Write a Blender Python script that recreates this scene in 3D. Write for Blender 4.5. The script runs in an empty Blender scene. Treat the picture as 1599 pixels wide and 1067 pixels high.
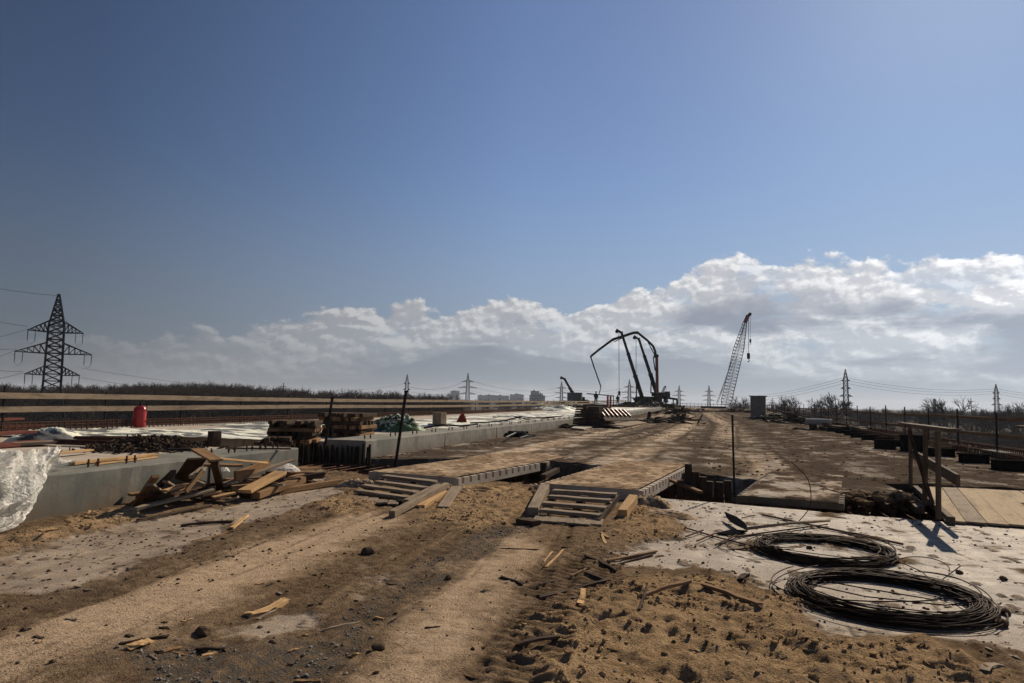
import bpy, math, random
import numpy as np
from mathutils import Vector, Matrix
random.seed(7); rng=np.random.RandomState(11)
sc=bpy.context.scene; col=sc.collection
PI=math.pi; R=math.radians
# ------------------------------------------------------------ camera
F=1066.; CX=799.5; CY=533.5; EYE=1.6
_y,_p,_r=R(16.1),R(4.93),R(1.14)
fw=np.array([-math.sin(_y)*math.cos(_p),math.cos(_y)*math.cos(_p),math.sin(_p)])
_r0=np.array([math.cos(_y),math.sin(_y),0.]); _u0=np.cross(_r0,fw)
rt=_r0*math.cos(_r)+_u0*math.sin(_r); up=_u0*math.cos(_r)-_r0*math.sin(_r)
cd=bpy.data.cameras.new('camera'); cam=bpy.data.objects.new('camera',cd); col.objects.link(cam)
cd.sensor_width=36; cd.lens=24.0; cd.clip_end=20000; cd.clip_start=.05
M3=np.column_stack([rt,up,-fw]); m4=Matrix.Identity(4)
for i in range(3):
    for j in range(3): m4[i][j]=float(M3[i,j])
m4.translation=(0,0,EYE); cam.matrix_world=m4; sc.camera=cam
# surveying helpers: photo pixel -> point on a level at height z / at distance D (metres)
def G(x,y,z=0.):
    d=fw+rt*((x-CX)/F)+up*((CY-y)/F); t=(z-EYE)/d[2]; return (float(d[0]*t),float(d[1]*t),float(z))
def A(x,y,D):
    d=fw+rt*((x-CX)/F)+up*((CY-y)/F); return (float(d[0]*D),float(d[1]*D),float(EYE+d[2]*D))
# ------------------------------------------------------------ sky, sun, exposure
HAZE=1.3e-4; SUN_AZ=19.4; SUN_EL=33.5
sun=bpy.data.lights.new('sun','SUN'); so=bpy.data.objects.new('sun',sun); col.objects.link(so)
sun.energy=5.0; sun.angle=R(.53); sun.color=(1,.87,.70)
sd=Vector((math.sin(R(SUN_AZ))*math.cos(R(SUN_EL)),math.cos(R(SUN_AZ))*math.cos(R(SUN_EL)),math.sin(R(SUN_EL))))
so.rotation_euler=sd.to_track_quat('Z','Y').to_euler()
sc.view_settings.view_transform='Standard'; sc.view_settings.look='None'
sc.view_settings.exposure=.32; sc.view_settings.gamma=1
w=bpy.data.worlds.new('World'); sc.world=w; w.use_nodes=True
nt=w.node_tree; nt.nodes.clear()
class NB:
    """tiny node helper"""
    def __init__(s,nt): s.nt=nt
    def n(s,t,**k):
        o=s.nt.nodes.new(t)
        for a,b in k.items(): setattr(o,a,b)
        return o
    def set(s,sock,v):
        if hasattr(v,'is_linked') or isinstance(v,bpy.types.NodeSocket): s.nt.links.new(v,sock)
        elif v is not None: sock.default_value=v
    def m(s,op,a,b=None,c=None,clamp=False):
        o=s.n('ShaderNodeMath',operation=op,use_clamp=clamp); s.set(o.inputs[0],a)
        if b is not None: s.set(o.inputs[1],b)
        if c is not None: s.set(o.inputs[2],c)
        return o.outputs[0]
    def mix(s,f,a,b,bt='MIX'):
        o=s.n('ShaderNodeMix',data_type='RGBA',blend_type=bt); s.set(o.inputs[0],f); s.set(o.inputs[6],c4(a)); s.set(o.inputs[7],c4(b)); return o.outputs[2]
    def noise(s,v,sc_,det=5,rough=.55,dist=0.):
        o=s.n('ShaderNodeTexNoise'); s.set(o.inputs['Vector'],v); s.set(o.inputs['Scale'],sc_); o.inputs['Detail'].default_value=det
        o.inputs['Roughness'].default_value=rough; o.inputs['Distortion'].default_value=dist; return o.outputs['Fac']
    def ramp(s,f,st,interp='LINEAR'):
        o=s.n('ShaderNodeValToRGB'); s.set(o.inputs[0],f); r=o.color_ramp; r.interpolation=interp
        while len(r.elements)<len(st): r.elements.new(.5)
        for e,(p,c) in zip(r.elements,st): e.position=p; e.color=c4(c) if not isinstance(c,(int,float)) else (c,c,c,1)
        return o.outputs[0]
    def mr(s,v,a,b,c=0.,d=1.,smooth=False):
        o=s.n('ShaderNodeMapRange'); o.clamp=True
        if smooth: o.interpolation_type='SMOOTHSTEP'
        for i,q in enumerate((v,a,b,c,d)): s.set(o.inputs[i],q)
        return o.outputs[0]
    def vmul(s,v,t):
        o=s.n('ShaderNodeVectorMath',operation='MULTIPLY'); s.set(o.inputs[0],v); s.set(o.inputs[1],t); return o.outputs[0]
    def vadd(s,v,t):
        o=s.n('ShaderNodeVectorMath',operation='ADD'); s.set(o.inputs[0],v); s.set(o.inputs[1],t); return o.outputs[0]
    def comb(s,x,y,z=0.):
        o=s.n('ShaderNodeCombineXYZ'); s.set(o.inputs[0],x); s.set(o.inputs[1],y); s.set(o.inputs[2],z); return o.outputs[0]
    def bump(s,h,st,dist=.01,nrm=None):
        o=s.n('ShaderNodeBump'); s.set(o.inputs['Height'],h); s.set(o.inputs['Strength'],st); o.inputs['Distance'].default_value=dist
        if nrm is not None: s.set(o.inputs['Normal'],nrm)
        return o.outputs[0]
def c4(c):
    if isinstance(c,(tuple,list)) and len(c)==3: return (c[0],c[1],c[2],1)
    return c
b=NB(nt)
sky=b.n('ShaderNodeTexSky',sky_type='NISHITA',sun_disc=False,sun_elevation=R(SUN_EL),sun_rotation=R(SUN_AZ),altitude=50,air_density=1.0,dust_density=.25,ozone_density=2.5)
tc=b.n('ShaderNodeTexCoord'); dv=tc.outputs['Generated']
sx=b.n('ShaderNodeSeparateXYZ'); nt.links.new(dv,sx.inputs[0])
az=b.m('MULTIPLY',b.m('ARCTAN2',sx.outputs[0],sx.outputs[1]),180/PI)      # degrees right of the road
el=b.m('MULTIPLY',b.m('ARCSINE',sx.outputs[2]),180/PI)
azn=b.mr(az,-60,30)
# height of the cumulus bank, in tens of degrees, by compass direction
hp=[(-60,2.5),(-46,4.2),(-43,4.6),(-39,4.4),(-34,6.2),(-28,7.3),(-22,7.6),(-17,8.7),(-12,7.6),(-6,8.8),(-3,9.8),(-1,11.2),(3,12.3),(6,11.0),(11,10.6),(15,11.0),(18,10.7),(24,10.6),(30,10.8)]
top=b.m('MULTIPLY',b.ramp(azn,[((a+60)/90.,h/15.) for a,h in hp]),15.)
pc=b.comb(b.m('MULTIPLY',az,.085),b.m('MULTIPLY',el,.13),0.)
n1=b.m('ADD',b.m('MULTIPLY',b.noise(pc,2.0,8,.55,.15),.72),b.m('MULTIPLY',b.noise(pc,6.5,8,.6,.1),.28))
off=b.vadd(pc,(.025,.045,0.)); n2=b.m('ADD',b.m('MULTIPLY',b.noise(off,2.0,8,.55,.15),.72),b.m('MULTIPLY',b.noise(off,6.5,8,.6,.1),.28))
dd=b.m('ADD',b.m('SUBTRACT',top,el),b.m('MULTIPLY',b.m('SUBTRACT',n1,.5),9.))
cov=b.mr(dd,-.05,.5,0,1,True)
inner=b.noise(b.vmul(pc,(1,1.6,1)),1.7,7,.55,.1)
hole=b.mr(b.m('ADD',inner,b.mr(el,0,9,.14,0.)),.37,.5,0,1,True)
soft=b.mr(b.m('SUBTRACT',top,el),.5,4,1,0)
cov=b.m('MULTIPLY',cov,b.m('MAXIMUM',hole,soft),clamp=True)
lit=b.mr(b.m('SUBTRACT',n1,n2),-.035,.075,0,1,True)
edge=b.mr(dd,.8,5.0,1,0,True)
deep=b.mr(b.noise(b.comb(b.m('MULTIPLY',az,.05),b.m('MULTIPLY',el,.19),3.),1.6,7,.55,.4),.44,.60,.0,.75,True)
pl_=b.m('ADD',b.m('MULTIPLY',lit,.72),.42,clamp=True)
puff=b.m('ADD',b.m('MULTIPLY',edge,pl_),b.m('MULTIPLY',b.m('SUBTRACT',1.,edge),b.m('MULTIPLY',b.m('ADD',b.m('MULTIPLY',deep,.55),b.m('MULTIPLY',b.m('MULTIPLY',lit,deep),.8)),b.mr(el,1,7,.6,1.15))),clamp=True)
azb=b.mr(az,-52,25,.27,1.04)                                              # the air brightens toward the sun
cb=b.mix(puff,(.35,.38,.46),(1.12,1.12,1.12))
cb=b.mix(1.0,cb,b.comb(azb,azb,azb),'MULTIPLY')
hz=b.mr(el,-1,20,.82,0,True)
SKYS=.085
skc=b.mix(1.0,sky.outputs[0],(SKYS,SKYS,SKYS),'MULTIPLY')
glow=b.ramp(azn,[(0,.46),(.12,.51),(.49,1.03),(.8,1.06),(1,1.06)])
_k=b.vadd(b.vmul(skc,(.85,.36,.34)),(1.,1.,1.)); _dv=b.n('ShaderNodeVectorMath',operation='DIVIDE'); nt.links.new(skc,_dv.inputs[0]); nt.links.new(_k,_dv.inputs[1]); skc=_dv.outputs[0]
skc=b.mix(1.0,skc,(.90,.875,1.03),'MULTIPLY')
skc=b.mix(1.0,skc,b.comb(glow,glow,glow),'MULTIPLY')
hzc=b.mix(1.0,(.445,.485,.575),b.comb(azb,azb,azb),'MULTIPLY')
skc=b.mix(hz,skc,hzc)
cvv=b.m('MULTIPLY',b.m('MULTIPLY',cov,b.mr(el,-.5,8,.22,.95)),b.mr(az,-50,-34,.35,1.))
fin=b.mix(cvv,skc,cb)
bg=b.n('ShaderNodeBackground'); nt.links.new(fin,bg.inputs[0]); bg.inputs[1].default_value=.80
ow=b.n('ShaderNodeOutputWorld'); nt.links.new(bg.outputs[0],ow.inputs[0])

# ------------------------------------------------------------ materials
def mat(name,fn):
    m=bpy.data.materials.new(name); m.use_nodes=True; t=m.node_tree; t.nodes.clear(); q=NB(t)
    o=q.n('ShaderNodeOutputMaterial'); p=q.n('ShaderNodeBsdfPrincipled'); t.links.new(p.outputs[0],o.inputs[0])
    fn(q,p,o); return m
def lc(q):
    a=q.n('ShaderNodeAttribute',attribute_name='lc'); return a.outputs['Vector']
def oc(q): return q.n('ShaderNodeTexCoord').outputs['Object']
def wood(c1,c2,rough=.8,dark=.45):
    def fn(q,p,o):
        v=lc(q); g=q.noise(q.vmul(v,(1.6,28,28)),2.2,6,.6,.6); big=q.noise(q.vmul(v,(1.2,5,5)),1.1,3)
        fine=q.noise(q.vmul(v,(9,160,160)),1.2,3)
        c=q.mix(q.mr(g,.3,.7),c1,c2); c=q.mix(q.mr(big,.5,.75,0,.75),c,tuple(x*dark for x in c1))
        c=q.mix(q.mr(fine,.55,.75,0,.35),c,tuple(x*.35 for x in c1))
        kn=q.n('ShaderNodeTexVoronoi'); q.set(kn.inputs['Vector'],q.vmul(v,(2.2,9,9))); kn.inputs['Scale'].default_value=1.
        c=q.mix(q.mr(kn.outputs['Distance'],.03,.12,.8,0),c,tuple(x*.25 for x in c1))
        q.set(p.inputs['Base Color'],c); p.inputs['Roughness'].default_value=rough; p.inputs['Specular IOR Level'].default_value=.03
        q.set(p.inputs['Normal'],q.bump(q.m('ADD',g,q.m('MULTIPLY',fine,.6)),.8,.006))
    return fn
W_FRESH=mat('wood_fresh',wood((.33,.20,.09),(.48,.31,.155)))
W_BROWN=mat('wood_brown',wood((.14,.08,.04),(.27,.165,.085)))
W_GREY=mat('wood_grey',wood((.16,.12,.085),(.29,.225,.155)))
W_OLD=mat('wood_old',wood((.085,.062,.042),(.165,.125,.088)))
W_DARK=mat('wood_dark',wood((.035,.024,.017),(.085,.058,.04)))
W_RED=mat('formwork_red',wood((.10,.028,.022),(.16,.07,.05)))
W_PLY=mat('plywood',wood((.31,.235,.155),(.42,.325,.215),.9,.5))
def fconc(c1,c2,sp=.9,dirt=.3,splash=False):
    def fn(q,p,o):
        v=oc(q); a=q.noise(v,1.3,8,.65,.3); s=q.noise(q.vmul(v,(3,3,.6)),2.5,6,.6); f=q.noise(v,45,4)
        c=q.mix(q.mr(a,.35,.65),c1,c2); c=q.mix(q.mr(s,.52,.75,0,dirt),c,tuple(x*.5 for x in c1))
        pit=q.n('ShaderNodeTexVoronoi'); q.set(pit.inputs['Vector'],v); pit.inputs['Scale'].default_value=9
        pm=q.mr(pit.outputs['Distance'],.05,.11,.8,0); pm=q.m('MULTIPLY',pm,q.mr(q.noise(v,2.3,2),.5,.6))
        c=q.mix(pm,c,tuple(x*.22 for x in c1))
        if splash:
            p2=q.n('ShaderNodeTexVoronoi'); q.set(p2.inputs['Vector'],v); p2.inputs['Scale'].default_value=2.6; c=q.mix(q.m('MULTIPLY',q.mr(p2.outputs['Distance'],.06,.10,.85,0),q.mr(q.noise(v,1.1,2),.48,.52)),c,(.03,.028,.024))
        c=q.mix(q.mr(f,.5,.8,0,.4),c,tuple(x*.7 for x in c1))
        if splash:
            sz=q.n('ShaderNodeSeparateXYZ'); q.set(sz.inputs[0],v); zz=q.m('ADD',sz.outputs[2],q.m('MULTIPLY',q.noise(v,2.6,6,.7),-.55))
            c=q.mix(q.mr(zz,-.25,.1,.85,0),c,(.13,.088,.052)); dr=q.noise(q.vmul(v,(6,6,.35)),2.2,5,.6); c=q.mix(q.mr(dr,.56,.7,0,.55),c,(.10,.095,.08)); c=q.mix(q.mr(q.noise(v,.9,5,.7),.46,.6,0,.6),c,(.10,.105,.092))
        q.set(p.inputs['Base Color'],c); p.inputs['Roughness'].default_value=sp; p.inputs['Specular IOR Level'].default_value=.05
        q.set(p.inputs['Normal'],q.bump(q.m('ADD',f,q.m('MULTIPLY',a,2.)),.35,.006))
    return fn
CONC=mat('concrete',fconc((.18,.165,.135),(.27,.25,.21),splash=True))
CONCN=mat('concrete_old',fconc((.125,.12,.10),(.215,.205,.172),splash=True))
CONCK=mat('concrete_shaded_stained',fconc((.07,.056,.042),(.12,.10,.075)))  # stained concrete, darkened to paint in shade on the smooth plate's edges
CONCD=mat('concrete_dusty',fconc((.29,.24,.185),(.42,.36,.29),.9,.55))
def simple(c,rough=.6,metal=0.,nz=.3,scale=8.,c2=None,bs=.2):
    def fn(q,p,o):
        v=oc(q); a=q.noise(v,scale,6,.6); cc=q.mix(q.mr(a,.35,.7),c,c2 if c2 else tuple(x*(1-nz) for x in c))
        q.set(p.inputs['Base Color'],cc); q.set(p.inputs['Roughness'],q.mr(a,.3,.7,max(rough-.12,.05),min(rough+.12,1))); p.inputs['Metallic'].default_value=metal; p.inputs['Specular IOR Level'].default_value=0. if rough>=.6 else .4
        q.set(p.inputs['Normal'],q.bump(q.noise(v,scale*4,4),bs,.004))
    return fn
RUST=mat('rusty_steel',simple((.10,.045,.025),.7,.3,c2=(.05,.035,.03)))
WIRE=mat('wire_steel',simple((.045,.028,.019),.6,.3,c2=(.03,.024,.02),scale=30))
STEEL=mat('dark_steel',simple((.03,.027,.025),.6,.3))
GALV=mat('galvanised_steel',simple((.16,.16,.155),.6,.2))
BOOMT=mat('boom_tan',simple((.30,.235,.15),.7,0.,.3))
PYL=mat('pylon_steel',simple((.022,.023,.025),.7,.0))
BLACKP=mat('black_paint',simple((.010,.010,.012),.65,.0))
REDP=mat('red_paint',simple((.33,.010,.011),.35,0.,.35))
REDB=mat('boom_red',simple((.24,.03,.018),.5,0.,.4))
ORNG=mat('orange_cloth',simple((.26,.05,.025),.9,0.,.3,20))
RUB=mat('black_rubber',simple((.022,.02,.019),.7,0.,.4,14))
DARKST=mat('dark_block',simple((.016,.014,.013),.85,.0,.4,9))
SIGNW=mat('white_panel',simple((.50,.50,.48),.6,0.,.2,3))
CABIN=mat('cabin_grey',simple((.15,.14,.12),.6,0.,.2,2))
GLASS=mat('dark_glass',simple((.03,.035,.04),.15,0.,.1))
CLOTH=mat('work_cloth',simple((.028,.03,.034),.9,0.,.3,20))
SKIN=mat('skin',simple((.35,.2,.14),.6,0.,.1,20))
HIVIS=mat('helmet_white',simple((.6,.58,.5),.5,0.,.1))
def ffilm(col_,tr,rough):
    def fn(q,p,o):
        t=q.nt; v=oc(q); a=q.noise(v,14,6,.6,1.2)
        g=q.n('ShaderNodeBsdfGlossy'); g.inputs['Roughness'].default_value=rough; g.inputs['Color'].default_value=(.9,.9,.88,1)
        d=q.n('ShaderNodeBsdfDiffuse'); d.inputs['Color'].default_value=c4(col_); tl=q.n('ShaderNodeBsdfTranslucent'); tl.inputs['Color'].default_value=c4(col_)
        tp=q.n('ShaderNodeBsdfTransparent'); nb_=q.bump(q.m('ADD',a,q.m('MULTIPLY',q.noise(v,38,4,.6,1.),.3)),.9,.04)
        for x in (g,d,tl): q.set(x.inputs['Normal'],nb_)
        def mx(f,x,y):
            k=q.n('ShaderNodeMixShader'); q.set(k.inputs[0],f); t.links.new(x,k.inputs[1]); t.links.new(y,k.inputs[2]); return k.outputs[0]
        s=mx(.5,d.outputs[0],tl.outputs[0]); s=mx(.12,s,g.outputs[0]); s=mx(q.mr(a,.38,.62,tr*.25,tr*1.6),s,tp.outputs[0])
        t.links.new(s,o.inputs[0])
    return fn
FILM=mat('plastic_film',ffilm((.78,.76,.68),.42,.34))
def ffoil(q,p,o):
    v=oc(q); v2=q.vmul(v,(.55,1.5,1)); a=q.noise(v2,1.6,5,.6,.6); c=q.mix(q.mr(a,.4,.62),(.68,.65,.48),(.86,.84,.68)); c=q.mix(q.mr(q.noise(v2,1.0,6,.6),.48,.53,0,.9),c,(.05,.05,.047))
    q.set(p.inputs['Base Color'],c); p.inputs['Roughness'].default_value=.5; p.inputs['Specular IOR Level'].default_value=.6; q.set(p.inputs['Normal'],q.bump(q.noise(v2,7,5,.6,1.),.6,.03))
FOIL=mat('sheeting',ffoil)
def ftarp(q,p,o):
    v=oc(q); a=q.noise(q.vmul(v,(2.2,1,3.5)),1.6,5,.6,1.5); b2=q.noise(q.vmul(v,(1,1,2)),1.2,3)
    c=q.mix(q.mr(a,.47,.53),(.025,.045,.022),(.42,.42,.30)); c=q.mix(q.mr(b2,.5,.6),c,(.07,.12,.05)); q.set(p.inputs['Base Color'],c); p.inputs['Roughness'].default_value=.6; p.inputs['Specular IOR Level'].default_value=.1
TARP=mat('tarp_green',ftarp)
SANDM=mat('sand_crumb',simple((.34,.225,.115),.95,0.,.4,40))
# ------------------------------------------------------------ mesh helpers
class MB:
    def __init__(s): s.v=[];s.f=[];s.l=[]
    def add(s,v,f,l=None):
        n=len(s.v); s.v+=[tuple(p) for p in v]; s.f+=[tuple(n+i for i in q) for q in f]
        s.l+= [tuple(p) for p in (l if l is not None else v)]; return s
    def bar(s,a,c,w,h,upv=(0,0,1),ch=.004,seg=1,bend=0.,jit=0.,endj=0.):
        a=Vector(a);c=Vector(c);d=c-a;L=d.length
        if L<1e-6: return s
        d/=L; u=Vector(upv); sd_=d.cross(u)
        if sd_.length<1e-3: sd_=d.cross(Vector((1,0,0)))
        sd_.normalize(); u=sd_.cross(d).normalized(); ch=min(ch,w*.3,h*.3)
        pr=[(-w/2+ch,-h/2),(w/2-ch,-h/2),(w/2,-h/2+ch),(w/2,h/2-ch),(w/2-ch,h/2),(-w/2+ch,h/2),(-w/2,h/2-ch),(-w/2,-h/2+ch)]
        vs=[];ls=[];o3=(random.uniform(0,9),random.uniform(0,9),random.uniform(0,9)); bx,by=random.uniform(-1,1)*bend,random.uniform(-1,1)*bend
        for k in range(seg+1):
            t=k/seg; q=a+d*(L*t)+u*(math.sin(t*PI)*bx)+sd_*(math.sin(t*PI)*by)
            for (x,y) in pr:
                e=random.uniform(-endj,endj) if k in(0,seg) else 0
                p=q+sd_*(x+random.uniform(-jit,jit))+u*(y+random.uniform(-jit,jit))+d*e
                vs.append(p); ls.append((L*t+o3[0],x+o3[1],y+o3[2]))
        fs=[tuple(range(7,-1,-1)),tuple(range(seg*8,seg*8+8))]
        for k in range(seg):
            for i in range(8):
                j=(i+1)%8; fs.append((k*8+i,k*8+j,k*8+8+j,k*8+8+i))
        return s.add(vs,fs,ls)
    def box(s,c,sz,rz=0.,ch=.01):
        d=Vector((math.cos(rz),math.sin(rz),0))*sz[0]/2; c=Vector(c); return s.bar(c-d,c+d,sz[1],sz[2],ch=ch)
    def tube(s,path,r,n=6,cap=True,r2=None):
        P=[Vector(p) for p in path]; m=len(P); vs=[]; fs=[]; prev=None
        for k,p in enumerate(P):
            d=(P[min(k+1,m-1)]-P[max(k-1,0)]); d=d.normalized() if d.length>1e-9 else Vector((0,0,1))
            if prev is None:
                x=d.cross(Vector((0,0,1)))
                if x.length<1e-2: x=d.cross(Vector((1,0,0)))
            else: x=prev-d*prev.dot(d)
            x.normalize(); prev=x; y=d.cross(x); rr=r if r2 is None else r+(r2-r)*k/(m-1)
            for i in range(n):
                a=2*PI*i/n; vs.append(p+x*(math.cos(a)*rr)+y*(math.sin(a)*rr))
        for k in range(m-1):
            for i in range(n):
                j=(i+1)%n; fs.append((k*n+i,k*n+j,k*n+n+j,k*n+n+i))
        if cap: fs+= [tuple(range(n-1,-1,-1)),tuple(range((m-1)*n,m*n))]
        return s.add(vs,fs)
    def lathe(s,c,prof,n=20):
        c=Vector(c); vs=[];fs=[]
        for r,z in prof:
            for i in range(n): a=2*PI*i/n; vs.append(c+Vector((r*math.cos(a),r*math.sin(a),z)))
        for k in range(len(prof)-1):
            for i in range(n):
                j=(i+1)%n; fs.append((k*n+i,k*n+j,k*n+n+j,k*n+n+i))
        fs+=[tuple(range(n-1,-1,-1)),tuple(range((len(prof)-1)*n,len(prof)*n))]
        return s.add(vs,fs)
    def poly(s,pts,z0,z1):
        n=len(pts); vs=[(x,y,z0) for x,y in pts]+[(x,y,z1) for x,y in pts]
        fs=[tuple(range(n-1,-1,-1)),tuple(range(n,2*n))]+[(i,(i+1)%n,n+(i+1)%n,n+i) for i in range(n)]
        return s.add(vs,fs)
    def blob(s,c,r,sub=1,sq=(1,1,1),j=.2):
        ico=ICO[sub]; c=Vector(c); rz=random.uniform(0,6.3); cs,sn=math.cos(rz),math.sin(rz); vs=[]
        for v in ico[0]:
            k=r*(1+random.uniform(-j,j)); x,y,z=v[0]*sq[0]*k,v[1]*sq[1]*k,v[2]*sq[2]*k
            vs.append((c.x+x*cs-y*sn,c.y+x*sn+y*cs,c.z+z))
        return s.add(vs,ico[1])
    def build(s,name,m,parent=None,loc=None,smooth=False,org=None):
        me=bpy.data.meshes.new(name); base=Vector((0,0,0))
        if parent is not None:
            q=parent
            while q is not None: base+=Vector(q.location); q=q.parent
        elif loc is not None: base=Vector(loc)
        elif loc is None:
            xs=np.array(s.v); base=Vector((float(xs[:,0].mean()),float(xs[:,1].mean()),float(xs[:,2].min())))
        bx=np.array(base)
        V=np.array(s.v,dtype=float)-bx
        me.from_pydata(V.tolist(),[],s.f); me.update()
        at=me.attributes.new('lc','FLOAT_VECTOR','POINT'); at.data.foreach_set('vector',np.array(s.l,dtype=np.float32).ravel())
        if smooth: me.shade_smooth()
        me.materials.append(m); o=bpy.data.objects.new(name,me); col.objects.link(o)
        if parent is not None: o.parent=parent
        else: o.location=base
        return o
def _ico():
    import bmesh
    out=[]
    for k in (1,2,3):
        bm=bmesh.new(); bmesh.ops.create_icosphere(bm,subdivisions=k,radius=1); bm.verts.ensure_lookup_table()
        out.append(([tuple(v.co) for v in bm.verts],[tuple(v.index for v in f.verts) for f in bm.faces])); bm.free()
    return out
ICO=_ico()
def tag(o,label=None,cat=None,group=None,kind=None):
    if label: o['label']=label
    if cat: o['category']=cat
    if group: o['group']=group
    if kind: o['kind']=kind
    return o
def thing(name,label,cat,loc=(0,0,0),group=None):
    o=bpy.data.objects.new(name,None); o.empty_display_size=.3; col.objects.link(o); o.location=loc; return tag(o,label,cat,group)
def dup(root,loc,rz=None,scale=None,label=None,group=None):
    r=root.copy(); col.objects.link(r); r.location=loc
    if rz is not None: r.rotation_euler=(0,0,rz)
    if scale is not None: r.scale=(scale,)*3 if isinstance(scale,(int,float)) else scale
    if label: r['label']=label
    if group: r['group']=group
    def rec(a,bq):
        for ch in [x for x in KIDS(a)]:
            c=ch.copy(); col.objects.link(c); c.parent=bq; rec(ch,c)
    rec(root,r); return r
def KIDS(a): return [o for o in bpy.data.objects if o.parent==a]
# numpy value noise
def _h(ix,iy,s):
    n=(ix.astype(np.int64)*374761393+iy.astype(np.int64)*668265263+s*1274126177)&0x7fffffff
    n=((n^(n>>13))*1274126177)&0x7fffffff; return ((n^(n>>16))&0xffff)/65535.
def vn(x,y,s=0):
    ix=np.floor(x);iy=np.floor(y);fx=x-ix;fy=y-iy;fx=fx*fx*(3-2*fx);fy=fy*fy*(3-2*fy)
    a=_h(ix,iy,s);b_=_h(ix+1,iy,s);c=_h(ix,iy+1,s);d=_h(ix+1,iy+1,s)
    return (a*(1-fx)+b_*fx)*(1-fy)+(c*(1-fx)+d*fx)*fy
def fbm(x,y,o=4,s=0,g=.5):
    t=0;a=1;n=0
    for k in range(o):
        t=t+a*vn(x*2**k+k*17.3,y*2**k+k*9.1,s+k); n+=a; a*=g
    return t/n
def rdg(x,y,o=4,s=0):
    t=0;a=1;n=0
    for k in range(o):
        t=t+a*(1-abs(2*vn(x*2**k+k*7.3,y*2**k+k*3.1,s+k)-1)); n+=a;a*=.5
    return t/n
def sdf(px,py,poly):
    P=np.array(poly);d=np.full(px.shape,1e9);ins=np.zeros(px.shape,bool);n=len(P)
    for i in range(n):
        a=P[i];c=P[(i+1)%n];e=c-a;t=np.clip(((px-a[0])*e[0]+(py-a[1])*e[1])/max(e@e,1e-9),0,1)
        d=np.minimum(d,np.hypot(px-a[0]-t*e[0],py-a[1]-t*e[1]))
        cnd=((a[1]>py)!=(c[1]>py)); xi=(c[0]-a[0])*(py-a[1])/((c[1]-a[1]) if c[1]!=a[1] else 1e-9)+a[0]
        ins^=cnd&(px<xi)
    return np.where(ins,d,-d)
def ss(x,a,b_):
    t=np.clip((x-a)/(b_-a),0,1); return t*t*(3-2*t)
# vertical profile of the bridge deck: level near the viewer, rising gently to a crest
def rise(y):
    y=np.minimum(np.maximum(np.asarray(y,dtype=float)-35,0),115); return 4.8e-5*y*y
def RZ(y): return float(rise(y))
# ------------------------------------------------------------ ground of the work site (front slab, dirt and sand)
EDGE=[(-12,14.0),(-8.67,13.75),(-7.05,13.1),(-4.49,12.95),(-3.06,12.95),(-.64,11.95),(.52,11.8),(1.96,11.41),(4.13,11.08),(12,9.9)]
ex=np.array([p[0] for p in EDGE]);ey=np.array([p[1] for p in EDGE])
def PG(l): return [G(x,y)[:2] for x,y in l]
CONCP=[PG(l) for l in (
 [(-200,900),(-200,960),(0,925),(60,925),(160,905),(230,880),(300,855),(345,825),(440,800),(470,785),(420,780),(300,800),(200,812),(120,833),(0,872)],
 [(360,985),(420,960),(500,962),(495,985),(420,1003)],[(545,888),(580,877),(592,884),(560,892)],[(560,930),(600,903),(625,890),(618,915),(575,945)],
 [(375,780),(500,745),(560,755),(470,795),(395,812)],
 [(1005,776),(1010,760),(1599,820),(1900,840),(2100,1150),(1900,1200),(1600,1040),(1540,1010),(1440,1002),(1250,985),(1240,930),(1150,905),(1080,892),(990,885),(925,868),(1000,852),(1070,845),(1060,815),(1030,800)])]
SANDP=[PG(l) for l in (
 [(800,1110),(820,990),(860,940),(950,905),(1050,905),(1150,915),(1240,940),(1260,990),(1400,1005),(1480,1015),(1560,1045),(1700,1120),(1500,1300),(900,1300)],
 [(1002,780),(1050,805),(1078,842),(1000,855),(950,832),(960,800)],[(700,775),(800,758),(850,765),(825,812),(740,835),(665,810)],
 [(-60,875),(0,850),(60,825),(215,790),(225,803),(100,838),(0,868)],[(470,790),(560,765),(600,780),(540,810)])]
TANP=[PG(l) for l in (
 [(-300,1090),(0,995),(250,895),(560,800),(640,812),(540,865),(300,965),(60,1067),(-100,1150)],
 [(530,1120),(600,1010),(690,905),(790,845),(850,835),(860,860),(800,950),(740,1067),(720,1150)])]
GRAVP=[PG(l) for l in (
 [(740,825),(850,822),(800,850),(720,885),(650,940),(560,1015),(470,1090),(440,1060),(540,975),(620,915),(700,865)],[(150,1000),(400,1010),(560,1000),(500,1090),(200,1100)])]
TREADP=[PG(l) for l in ([(740,1100),(800,970),(860,890),(920,850),(985,858),(930,920),(880,1000),(850,1100)],)]
DARKP=[PG(l) for l in ([(0,925),(160,905),(345,830),(560,790),(300,870),(0,985)],)]
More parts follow.
